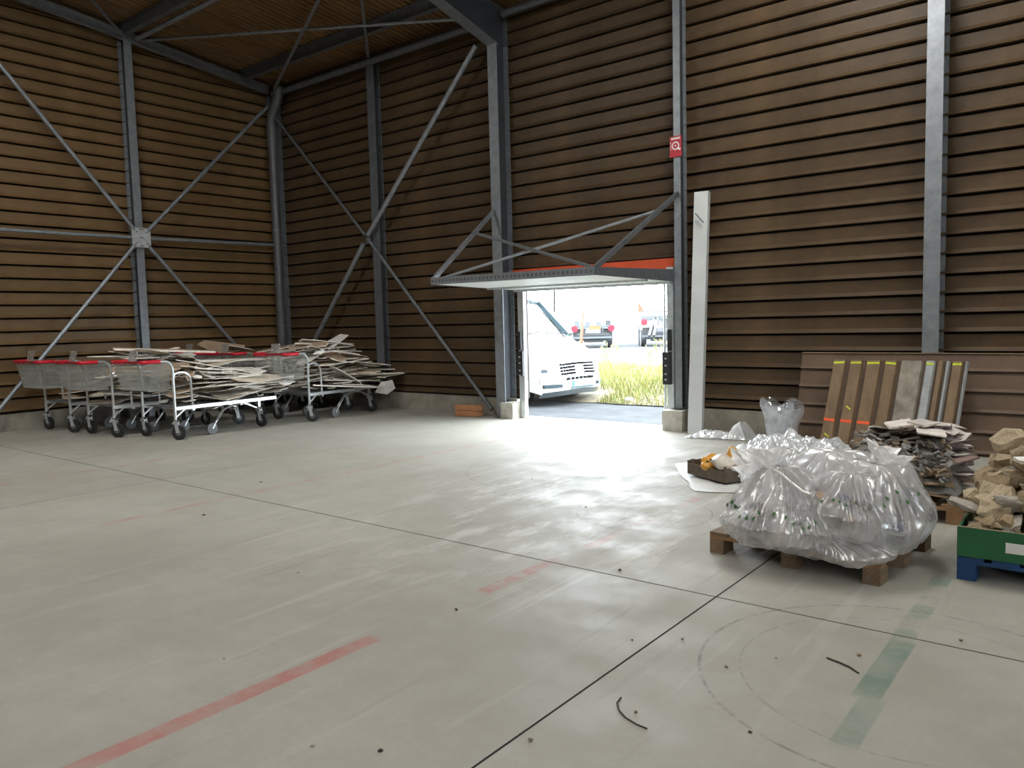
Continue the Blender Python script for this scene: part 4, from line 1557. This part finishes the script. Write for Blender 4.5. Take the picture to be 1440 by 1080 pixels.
fill('pale scrap seen inside the milky knotted bag', 'scraps inside the milky bag', (-1.36, 4.93, 0.40), (0.21, 0.19, 0.12), 24, 13, FILL)

bagC = Bag((-1.22, 5.26, 0.37), (0.29, 0.46), 0.26, (-0.03, 0.0, 0.27), 8.4, 0.06, 16, pw=0.5, pz=1.6, sag=0.2)
bagC.build('clear_rubbish_bag', 'bulging clear bag on the right rear of the pallet, beside the tile heap', M_film)
bagC.ruffle((-1.22, 5.30, 0.61), (0.4, 0.1, 0.9), 0.13, 9.2, M_film_w, 'gathered_neck', 5)
bagC.decals('green_tree_print', [((0.80 + 0.30 * i / 14 + ra.uniform(-.01, .01)) % 1, 0.42 + 0.07 * math.sin(1.7 * i) + ra.uniform(-.02, .02), 0.033, ra.uniform(-.5, .5)) for i in range(14)], M_gprint, 'tree')
fill('pale scrap seen inside the bulging right rear bag', 'scraps inside the right rear bag', (-1.22, 5.26, 0.34), (0.24, 0.38, 0.18), 36, 14, FILL)

bagD = Bag((-1.60, 5.50, 0.38), (0.36, 0.26), 0.26, (0.05, 0.05, 0.27), 11.3, 0.05, 14, pw=0.5, pz=1.6)
bagD.build('clear_rubbish_bag', 'clear bag at the back left of the pallet behind the rosette', M_film)
fill('pale scrap seen inside the back left bag', 'scraps inside the back left bag', (-1.60, 5.5, 0.35), (0.25, 0.18, 0.15), 10, 15, FILL)

bagE = Bag((-1.42, 4.87, 0.22), (0.38, 0.24), 0.10, (-0.15, -0.02, 0.12), 14.2, 0.05, 16, 0.10)
bagE.build('clear_rubbish_bag', 'flattened clear bag of dark scraps squeezed under the milky bag', M_film)
fill('grey scrap inside the flattened bag under the milky bag', 'scraps inside the flattened bag', (-1.36, 4.95, 0.23), (0.26, 0.19, 0.05), 14, 16, FILL)

# ------------------------------------------------------------------ crumpled sheets on the floor
def crumple(name, label, poly_fn, nu, nv, m_, amp, seed, freq=4.0, z0=0.004):
    q_ = MB()

    def f(u, v):
        P, h = poly_fn(u, v)
        e = min(1, 5 * u, 5 * (1 - u), 5 * v, 5 * (1 - v))
        nn = abs(noise.noise(P * freq + Vector((seed, 0, 0)))) + 0.5 * abs(noise.noise(P * freq * 2.3 + Vector((0, seed, 0)))) + 0.25 * abs(noise.noise(P * freq * 5 + Vector((0, seed, 4))))
        w = noise.noise_vector(P * 3 + Vector((seed, 1, 0))) * 0.05
        return Vector((P.x + w.x, P.y + w.y, z0 + max(0, (h * e + amp * nn * (0.25 + 0.75 * e)))))
    q_.grid(f, nu, nv)
    return tag(q_.build(name, m_, None, True), label, 'plastic sheet')


def quadfn(a, b, c, d, hf):
    a, b, c, d = [Vector((*p_, 0)) for p_ in (a, b, c, d)]
    return lambda u, v: ((a * (1 - u) + b * u) * (1 - v) + (d * (1 - u) + c * u) * v, hf(u, v))


crumple('plastic_sheet', 'big crumpled heap of white plastic film between crate and leaning panels', quadfn((-3.55, 7.9), (-2.1, 6.5), (-2.0, 9.2), (-3.5, 9.3), lambda u, v: 0.20 * (4 * u * (1 - u)) ** 0.6 * (4 * v * (1 - v)) ** 0.5), 130, 110, M_film_sheet, 0.13, 3.3, 5.5)
crumple('plastic_sheet', 'twisted strip of white film at the foot of the pale casing', quadfn((-4.55, 9.35), (-3.75, 9.55), (-3.7, 9.85), (-4.5, 9.65), lambda u, v: 0.06 * math.sin(PI * v) + 0.16 * math.exp(-((u - 0.85) / 0.14) ** 2) * math.sin(PI * v)), 70, 26, M_film_sheet, 0.09, 5.3, 6)
crumple('plastic_sheet', 'flat white sheet spread on the floor under the wooden crate', quadfn((-3.86, 7.66), (-3.10, 6.52), (-2.45, 6.75), (-3.45, 8.4), lambda u, v: 0.0), 60, 50, mat('sheet_white', (0.66, 0.67, 0.66), 0.5, var=0.08, scale=4), 0.014, 6.1, 2.5, 0.005)
crumple('plastic_sheet', 'white film folds lying behind the bags by the tile heap', quadfn((-2.4, 7.0), (-1.9, 6.3), (-1.85, 7.6), (-2.35, 8.2), lambda u, v: 0.34 * math.sin(PI * u) ** .6 * math.sin(PI * v) ** .6), 60, 60, M_film_sheet, 0.12, 9.3, 6)
# upright bundle of clear wrap
t = thing('clear_wrap_bundle', 'upright crumpled bundle of clear wrap against the brown panel', 'plastic wrap', (-3.28, 9.30, 0))
for k in range(3):
    q = MB()

    def wf(u, v, k=k):
        a = 2 * PI * u
        r = (0.17 - 0.03 * k) * (0.75 + 0.35 * v) * (1 + 0.28 * math.sin(3 * a + 2 * v + k * 2) + 0.2 * noise.noise(Vector((math.cos(a) * 2, math.sin(a) * 2, v * 3 + k))))
        return Vector((r * math.cos(a) * 1.15, r * math.sin(a) * 0.7, 0.02 + 0.50 * v + 0.07 * math.sin(2 * a + k * 1.3) * v + 0.04 * noise.noise(Vector((a, v * 4, k)))))
    q.grid(wf, 60, 20, True)
    q.build('wrap_layer', M_film_clear, t, True)

# shallow wooden crate with crumpled sacks
t = thing('wooden_crate', 'shallow dark wooden crate holding crumpled sacks on the white sheet', 'crate', (-2.94, 6.87, 0.03), math.atan2(0.40, 0.20))
# local x runs away to the right-rear, local y to the left
CL, CWd, CH = 0.46, 0.56, 0.135
for nm, a in (('front_board', (0, CL, 0, 0.018)), ('rear_board', (0, CL, CWd - 0.018, CWd)), ('end_board', (0, 0.018, 0.018, CWd - 0.018)), ('end_board', (CL - 0.018, CL, 0.018, CWd - 0.018))):
    MB().box(a[0], a[1], a[2], a[3], 0.0, CH * (0.8 if nm == 'end_board' else 1)).build(nm, M_wood_d, t)
MB().box(0.02, CL - 0.02, 0.02, CWd - 0.02, 0.0, 0.012).build('crate_floor', M_wood_d, t)
for x, y in ((0.02, 0.02), (0.02, CWd - 0.06), (CL - 0.06, 0.02), (CL - 0.06, CWd - 0.06)):
    MB().box(x, x + 0.035, y, y + 0.035, 0.012, CH + 0.015).build('corner_post', M_wood_d, t)
M_sack_o = mat('orange_sack', (0.62, 0.30, 0.03), 0.5, var=0.2, scale=8)
M_sack_w = mat('cream_sack', (0.55, 0.50, 0.43), 0.55, var=0.2, scale=8)
M_ink = mat('dark_ink', (0.03, 0.025, 0.02), 0.6)


def sack(name, label, c, sx, sy, sz, rz, seed, m_, tilt=0.0):
    q_ = MB()
    rotm = Euler((tilt, 0.2, rz)).to_matrix()

    def f(u, v):
        a = 2 * PI * u
        th = PI * v
        P = Vector((sx * math.copysign(abs(math.cos(a)) ** .6, math.cos(a)) * math.sin(th) ** .6, sy * math.copysign(abs(math.sin(a)) ** .6, math.sin(a)) * math.sin(th) ** .6, sz * math.cos(th)))
        P += noise.noise_vector(P * 9 + Vector((seed, 0, 0))) * 0.05
        return rotm @ P
    q_.grid(f, 40, 22, True)
    o = q_.build(name, m_, None, True, c)
    return tag(o, label, 'sack'), f


o, f1 = sack('crumpled_sack', 'orange printed sack with dark lettering in the crate, at its left', (-3.15, 7.12, 0.16), 0.13, 0.12, 0.045, 0.6, 3, M_sack_o, 0.5)
q = MB()
for k in range(4):
    q.obox((-0.03 + 0.02 * k, -0.10 + 0.02 * (k % 2), 0.03 + 0.022 * (k // 2)), (0.014, 0.004, 0), (0, 0.003, 0.0), (0, 0.002, 0.007))
q.build('printed_marks', M_ink, o)['kind'] = 'stuff'
o, f1 = sack('crumpled_sack', 'orange and brown sack standing up behind the first in the crate', (-2.98, 7.24, 0.22), 0.11, 0.06, 0.05, -0.2, 6, M_sack_o, 0.9)
o, f1 = sack('crumpled_sack', 'cream crumpled sack filling the front of the crate', (-2.92, 7.08, 0.17), 0.22, 0.14, 0.07, 0.3, 9, M_sack_w)
o, f1 = sack('crumpled_sack', 'white crumpled wrapping heaped at the right of the crate', (-2.72, 7.25, 0.2), 0.2, 0.16, 0.10, 1.0, 12, M_film_sheet)

# ------------------------------------------------------------------ litter on the floor
M_chip = mat('floor_chip', (0.25, 0.19, 0.12), 0.9, objvar=0.4)
M_dark = mat('dark_chip', (0.06, 0.05, 0.04), 0.9)
CH = [stone_mesh('floor_chip', 120 + i, 0.4, M_chip if i % 2 else M_dark) for i in range(4)]
rc = random.Random(8)
for (x, y) in [(-2.40, 1.74), (-2.16, 1.87), (-1.75, 2.26), (-3.40, 1.98), (-1.40, 3.28), (-1.53, 2.68), (-1.9, 3.3), (-1.7, 3.45), (-2.9, 3.1), (-4.2, 3.0), (-5.3, 4.1), (-3.6, 5.5), (-4.7, 6.2), (-1.25, 3.5), (-0.95, 3.75), (-6.2, 3.5), (-7.0, 4.6), (-2.5, 4.2), (-1.1, 2.8), (-0.6, 4.2)]:
    s_ = rc.uniform(0.008, 0.018)
    o = put('floor_chip', CH[rc.randrange(4)], None, (x, y, s_ * 0.35), (0, 0, rc.uniform(0, 6)), (s_, s_, s_))
    tag(o, 'tiny chip of debris lying on the bare concrete floor', 'debris', 'chips scattered on the floor')
single('cord_offcut', 'thin dark curved cord offcut on the floor near the camera', 'cord', MB().tube([(-1.64, 2.75, .004), (-1.63, 2.70, .004), (-1.59, 2.65, .004), (-1.54, 2.615, .004), (-1.48, 2.595, .004), (-1.43, 2.59, .004)], 0.0035, 6), M_dark)
single('twig', 'short dark twig on the floor right of the tyre arcs', 'twig', MB().tube([(-1.06, 3.63, .005), (-1.0, 3.61, .006), (-0.95, 3.59, .005), (-0.90, 3.55, .004)], 0.004, 6), M_dark)

# ------------------------------------------------------------------ outside: yard, verge, van and trailers
M_tar = mat('tarmac', (0.046, 0.048, 0.050), 0.95, spec=0.03, var=0.25, scale=3, bump=0.4, bscale=80)
q = MB()
q.quad([(-14.6, 10.36, -0.012), (16.2, 10.36, -0.012), (16.2, 11.6, -0.09), (-14.6, 11.6, -0.09)])
q.quad([(-14.6, 11.6, -0.09), (16.2, 11.6, -0.09), (60, 40, -0.1), (-70, 40, -0.1)])
q.quad([(-70, 40, -0.1), (60, 40, -0.1), (60, 160, -0.1), (-110, 160, -0.1)])
struct(q.build('ground', M_tar))
M_earth = mat('verge_earth', (0.075, 0.06, 0.03), 0.95, var=0.4, scale=6, bump=0.5)
M_grass = [mat('grass_yellow', (0.20, 0.19, 0.05), 0.8, var=0.2), mat('grass_green', (0.12, 0.165, 0.03), 0.8, var=0.2), mat('grass_straw', (0.24, 0.19, 0.09), 0.8, var=0.2)]
rg = random.Random(2)


def vz(x, y):
    return -0.09 + 0.28 * min(1, max(0, (y - 13.1) / 2.2)) + 0.03 * noise.noise(Vector((x, y, 0)))


def verge(u, v):
    y = 13.15 + 6.5 * v
    x0, x1 = -10.2 - 0.9 * (y - 13.15), -5.2 - 0.45 * (y - 13.15)
    x = x0 + (x1 - x0) * u
    return Vector((x, y + 0.12 * noise.noise(Vector((x * 1.5, 0, 3))), vz(x, y) + 0.008))


q = MB()
q.grid(verge, 30, 30)
o = struct(q.build('ground', M_earth, None, True))
q = MB()
for i in range(15000):
    u, v = rg.random(), rg.random() ** 1.4
    P = verge(u, v)
    if P.x < -8.35 and P.y < 14.25:
        continue
    dens = noise.noise(P * 0.9)
    h = rg.uniform(0.12, 0.34) * (0.8 + 0.8 * dens) * min(1, 0.35 + 3 * v)
    a = rg.uniform(0, 6.28)
    w = rg.uniform(0.004, 0.009)
    bx, by = math.cos(a) * w, math.sin(a) * w
    lx, ly = rg.gauss(0, 0.3) * h, rg.gauss(0, 0.3) * h
    q.mi = 0 if rg.random() < 0.6 else (1 if rg.random() < 0.75 else 2)
    q.quad([P + Vector((-bx, -by, 0)), P + Vector((bx, by, 0)), P + Vector((lx * .4 + bx * .7, ly * .4 + by * .7, h * .6)), P + Vector((lx, ly, h)), P + Vector((lx * .4 - bx * .7, ly * .4 - by * .7, h * .6))])
o = tag(q.build('grass', M_grass), 'yellow-green rough grass on the verge outside the doorway', 'grass', None, 'stuff')
# tall dry stalks
for i in range(16):
    x, y = (-11.0 + 0.34 * i + rg.uniform(-.2, .2)), 15.2 + rg.uniform(-0.6, 1.6)
    z = vz(x, y)
    h = rg.uniform(0.55, 1.0)
    t = thing('dry_stalk', 'tall dry weed stalk standing out of the verge grass', 'weed', (x, y, z - 0.02), 0, 'dry stalks on the verge')
    q = MB()
    lx = rg.uniform(-.25, .25)
    q.tube([(0, 0, 0), (lx * .4, 0, h * .5), (lx, 0, h)], [0.010, 0.008, 0.005], 5)
    q.build('stem', M_grass[2], t)
    q = MB()
    for k in range(9):
        zz = h * (0.55 + 0.45 * k / 9)
        a = rg.uniform(0, 6.28)
        c_ = Vector((lx * (zz / h), 0, zz))
        e_ = c_ + Vector((math.cos(a) * 0.09, math.sin(a) * 0.09, 0.06))
        q.quad([c_, c_ + Vector((0, 0, .03)), e_ + Vector((0, 0, .02)), e_])
    q.build('seed_head', M_grass[i % 3], t)['kind'] = 'stuff'
me = stone_mesh('pale_stone', 150, 0.7, mat('white_stone', (0.4, 0.4, 0.4), 0.8))
tag(put('pale_stone', me, None, (-7.75, 13.45, -0.03), (0, 0, 0), (0.13, 0.12, 0.12)), 'round whitish stone at the edge of the verge', 'stone')

# van
M_van = mat('van_white', (0.74, 0.75, 0.76), 0.3, var=0.03)
M_glass = mat('windscreen_glass', (0.35, 0.42, 0.45), 0.05, 0.0, var=0.1, spec=1.0)
M_trim = mat('blue_grey_trim', (0.022, 0.042, 0.05), 0.5, var=0.1)
M_grille = mat('dark_grille', (0.0035, 0.0035, 0.004), 0.6, spec=0.05)
M_lip = mat('bumper_grey', (0.075, 0.085, 0.09), 0.5)
M_lamp = mat('headlamp_glass', (0.10, 0.12, 0.13), 0.2, 0.1)
M_eu = mat('plate_blue', (0.0, 0.16, 0.45), 0.5)
M_plate = mat('plate_white', (0.7, 0.7, 0.7), 0.5)
VX, VY, VH = -8.56, 12.98, 6
t = thing('white_van', 'white delivery van parked outside, nose showing through the doorway', 'van', (VX, VY, -0.09), R(-VH))
# local frame: +x forward, nose at x = 0, +y to the van's left (away from us)


def vw(x, y, z):
    return Vector((x, y, z))


def hw(x):   # half width behind the nose
    return 0.97 - 0.05 * max(0, 1 - (-x) / 0.5) ** 2


def patch(name, x0, z0, x1, z1, m_, yin0=0.0, yin1=0.0, nx=6, ny=12, curve=0.26, par=None, bulge=0.0):
    q_ = MB()

    def f(u, v):
        x = x0 + (x1 - x0) * v
        z = z0 + (z1 - z0) * v + bulge * math.sin(PI * v)
        s_ = u * 2 - 1
        wdt = hw(min(x, 0)) - (yin0 + (yin1 - yin0) * v)
        return Vector((x - curve * abs(s_) ** 2.6, s_ * wdt, z - 0.05 * s_ * s_))
    q_.grid(f, ny, nx)
    return q_.build(name, m_, par or t, True)


patch('bumper_lip', -0.07, 0.21, 0.0, 0.32, M_lip, 0.05, 0.0)
patch('bumper', 0.0, 0.32, 0.0, 0.56, M_van)
patch('nose', 0.0, 0.56, -0.10, 0.98, M_van, 0.0, 0.02)
patch('hood', -0.10, 0.98, -0.98, 1.36, M_van, 0.02, 0.06, 8, 14, 0.24, None, 0.05)
patch('windscreen', -0.92, 1.36, -1.66, 2.06, M_glass, 0.16, 0.24, 8, 14, 0.20, None, 0.03)
patch('roof', -1.62, 2.08, -5.0, 2.18, M_van, 0.18, 0.14, 6, 12, 0.12, None, 0.05)
q = MB()
q.tube([(-1.80, -0.70, 2.06), (-1.68, -0.35, 2.11), (-1.66, 0, 2.12), (-1.68, 0.35, 2.11), (-1.80, 0.72, 2.06)], 0.035, 6)
q.build('windscreen_header', M_trim, t, True)
for sy in (-1, 1):
    q = MB()
    q.extrude([(-0.24, 0.25), (-0.27, 0.32), (-0.34, 0.95), (-1.16, 1.34), (-1.82, 2.04), (-5.0, 2.14), (-5.0, 0.3), (-1.35, 0.3), (-1.30, 0.62), (-1.1, 0.78), (-0.85, 0.78), (-0.62, 0.62), (-0.55, 0.3)], (0, sy * 0.885, 0), (1, 0, 0), (0, 0, 1), (0, sy * 0.06, 0))
    q.build('side_panel', M_van, t)
    q = MB()
    q.quad([(-1.12, sy * 0.80, 1.38), (-1.02, sy * 0.62 + sy * .20, 1.34), (-1.70, sy * 0.74, 2.06), (-1.82, sy * 0.72, 2.08)])
    q.bar((-1.00, sy * 0.87, 1.36), (-1.74, sy * 0.75, 2.08), 0.20, 0.09)
    q.build('windscreen_pillar', M_trim, t)
    q = MB()
    q.extrude([(-1.30, 1.36), (-1.86, 1.98), (-2.35, 1.98), (-2.35, 1.36)], (0, sy * 0.955, 0), (1, 0, 0), (0, 0, 1), (0, sy * 0.012, 0))
    q.build('side_window', M_glass, t)
    q = MB()
    q.obox((-0.262, sy * 0.80, 0.70), (0.07, sy * -0.05, 0), (0.02, sy * 0.05, 0), (-0.02, 0, 0.03))
    q.build('headlamp', M_lamp, t)
    q = MB()
    q.obox((-0.12, sy * 0.72, 0.40), (0.03, 0, 0), (-0.10, sy * 0.16, 0), (0, 0, 0.035))
    q.build('fog_lamp_recess', M_trim, t)
    for wx in (-0.97, -4.2):
        q = MB()
        y0 = sy * 0.72
        q.tube([(wx, y0 - 0.1, 0.33), (wx, y0 - 0.08, 0.33), (wx, y0 + 0.08, 0.33), (wx, y0 + 0.1, 0.33)], [0.28, 0.33, 0.33, 0.28], 24)
        wh = q.build('wheel', M_tyre, t, True)
        MB().cyl((wx, y0 - 0.102, 0.33), (wx, y0 + 0.102, 0.33), 0.19, 16).build('hub', M_rim, wh, True)
q = MB()
q.box(-5.0, -0.3, -0.9, 0.9, 0.30, 0.36)
q.build('underbody', M_black, t)
q = MB()
q.box(-5.04, -4.98, -0.95, 0.95, 0.3, 2.14)
q.build('rear_doors', M_van, t)
q = MB()
q.tube([(-0.95, -0.75, 1.40), (-0.93, -0.35, 1.42), (-1.0, -0.1, 1.46)], 0.012, 6)
q.build('wiper', M_grille, t)
q = MB()
q.tube([(-0.98, 0.75, 1.40), (-0.92, 0.35, 1.41), (-0.92, 0.0, 1.42)], 0.012, 6)
q.build('wiper', M_grille, t)


def nosep(y, z, out=0.0):
    x = 0.0 if z < 0.56 else -0.10 * (z - 0.56) / 0.42
    s_ = y / hw(0)
    return Vector((x - 0.26 * abs(s_) ** 2.6 + out, y, z - 0.05 * s_ * s_))


gr = MB()
for r_, z in enumerate((0.64, 0.70, 0.76, 0.82)):
    for k in range(16):
        y = -0.52 + 1.04 * (k + .5) / 16
        if abs(y) < 0.13 and r_ in (1, 2, 0):
            continue
        gr.obox(nosep(y, z, 0.012), (0.008, 0, 0), (0, 0.027, 0), (0, 0, 0.021))
o = gr.build('grille', M_grille, t)
o['kind'] = 'stuff'
gr = MB()
for k in range(7):
    y = -0.42 + 0.84 * (k + .5) / 7
    gr.obox(nosep(y, 0.535, 0.012), (0.008, 0, 0), (0, 0.042, 0), (0, 0, 0.026))
o = gr.build('lower_grille', M_grille, t)
o['kind'] = 'stuff'
q = MB()
q.obox(nosep(0, 0.73, 0.01), (0.008, 0, 0), (0, 0.10, 0), (0, 0, 0.06))
q.build('badge', M_van, t)
q = MB()
q.obox((0.015, 0, 0.43), (0.006, 0, 0), (0, 0.26, 0), (0, 0, 0.055))
pl = q.build('number_plate', M_plate, t)
q = MB()
q.obox((0.0215, -0.235, 0.43), (0.002, 0, 0), (0, 0.025, 0), (0, 0, 0.055))
q.build('plate_band', M_eu, pl)
fc = bpy.data.curves.new('plate_text', 'FONT')
fc.body = 'CE-197-FC'
fc.size = 0.095
fc.align_x = 'CENTER'
fc.align_y = 'CENTER'
fc.materials.append(M_grille)
fo = bpy.data.objects.new('plate_text', fc)
COL.objects.link(fo)
fo.parent = pl
fo['kind'] = 'stuff'
fo.location = (0.0225, 0.025, 0.43)
fo.rotation_euler = (R(90), 0, R(90))
q = MB()
for k in range(1):
    q.obox((0.004, 0.05, 0.345), (0.006, 0, 0), (0, 0.36, 0), (0, 0, 0.022))
q.build('bumper_slot', M_trim, t)

# trailers parked far across the yard, seen from behind
M_tr_red = mat('tail_lamp_red', (0.12, 0.004, 0.012), 0.3)
M_tr_org = mat('marker_orange', (0.10, 0.026, 0.003), 0.4)
M_tr_frame = mat('trailer_frame', (0.010, 0.011, 0.012), 0.5, var=0.3)
M_tr_pale = mat('trailer_pale', (0.034, 0.040, 0.043), 0.5, var=0.2)
M_tr_plate = mat('trailer_plate', (0.06, 0.065, 0.075), 0.6)
M_tr_yel = mat('yellow_tank', (0.08, 0.055, 0.003), 0.5)
back = math.atan2(-0.569, 0.822)


def trailer(label, c, kind):
    t_ = thing('flatbed_trailer', label, 'trailer', c, 0.605)
    w_ = 1.15
    MB().box(-w_ - .1, w_ + .1, 0, 7, 1.15 if kind == 0 else 1.55, 1.32 if kind == 0 else 1.8).build('deck', M_tr_pale, t_)
    MB().box(-w_, w_, -0.05, 0.05, 0.55, 0.68).build('rear_bumper', M_tr_pale, t_)
    for sx in (-1, 1):
        MB().box(sx * 0.55 - 0.06, sx * 0.55 + 0.06, 0, 7, 0.75, 1.15 if kind == 0 else 1.55).build('chassis_rail', M_tr_frame, t_)
        q_ = MB()
        q_.cyl((sx * (w_ - 0.1), -0.06, 1.12 if kind == 0 else 1.42), (sx * (w_ - 0.1), -0.02, 1.12 if kind == 0 else 1.42), 0.19, 16)
        q_.build('tail_lamp', M_tr_red, t_)
        MB().box(sx * 0.75 - 0.38, sx * 0.75 + 0.38, 0.25, 0.30, 0.42, 1.12).build('mudguard', M_tr_frame, t_)
        for yy in (1.2, 2.4):
            q_ = MB()
            q_.cyl((sx * (w_ - 0.3), yy, 0.48), (sx * w_, yy, 0.48), 0.48, 20)
            q_.build('wheel', M_tyre, t_, True)
    MB().box(-0.45, 0.45, -0.05, -0.03, 0.86, 1.06).build('number_plate', M_tr_plate, t_)
    MB().box(-0.62, 0.62, 0.3, 0.8, 0.32, 0.72).build('tool_box', M_tr_frame, t_)
    MB().box(-w_ * .8, w_ * .8, -0.02, 0.02, 0.72, 0.86).build('lamp_bar', M_tr_frame, t_)
    if kind == 0:
        for x in (-0.9, -0.3, 0.35, 0.9):
            MB().box(x - 0.16, x + 0.16, 0.2, 0.5, 1.32, 1.5 + 0.1 * abs(x)).build('cargo_block', M_tr_pale if x < 0.5 else M_tr_frame, t_)
        MB().box(-0.2, 0.45, -0.04, 0.1, 1.08, 1.28).build('rusty_plate', mat('rust', (0.15, 0.06, 0.02), 0.9), t_)
    else:
        for sx in (-0.5, 1.0):
            q_ = MB()
            q_.bar((sx * 0.9 - 0.45, -1.2, 0.65), (sx * 0.9, 0.1, 1.75), 0.14, 0.1)
            q_.bar((sx * 0.9 - 0.2, -1.2, 0.65), (sx * 0.9 + 0.25, 0.1, 1.75), 0.14, 0.1)
            q_.build('loading_ramp', M_tr_frame, t_)
        MB().box(0.45, 0.75, -0.1, 0.1, 0.72, 1.15).build('yellow_box', M_tr_yel, t_)
        MB().box(-1.2, 3.2, 0.05, 0.2, 1.95, 2.05).build('top_rail', M_tr_pale, t_)
    return t_


trailer('flatbed trailer behind the van with two red lamps and a pale plate', (-24.3, 38.2, -0.1), 0)
trailer('ramp trailer at the right of the yard with a sloping loading ramp', (-21.1, 40.6, -0.1), 1)
q = MB()
q.tube([(-22.9, 40.3, -0.1), (-22.9, 40.3, 2.0)], 0.03, 6)
t = thing('marker_flag', 'small orange marker flag between the far trailers', 'flag', (-22.5, 40.3, -0.1))
MB().cyl((0, 0, 0), (0, 0, 2.5), 0.03, 6).build('pole', M_tr_pale, t)
q = MB()
q.extrude([(0, 2.0), (0.36, 2.0), (0, 2.65)], (0, 0, 0), (0.82, 0.57, 0), (0, 0, 1), (0.02, -0.02, 0))
q.build('flag', M_tr_org, t)
for k, (x, y) in enumerate(((-19.5, 27.5), (-19.0, 27.6), (-18.2, 27.8))):
    single('wooden_stake', ('thin grey stake leaning left of the trailers, the outer one', 'thin grey stake leaning left of the trailers, the middle one', 'orange-brown stake leaning left of the trailers')[k], 'stake', MB().bar((x - 0.15, y, -0.1), (x + 0.05, y, 2.0), 0.03 if k < 2 else 0.09, 0.03 if k < 2 else 0.09), (M_tr_frame, M_tr_frame, M_tr_org)[k])
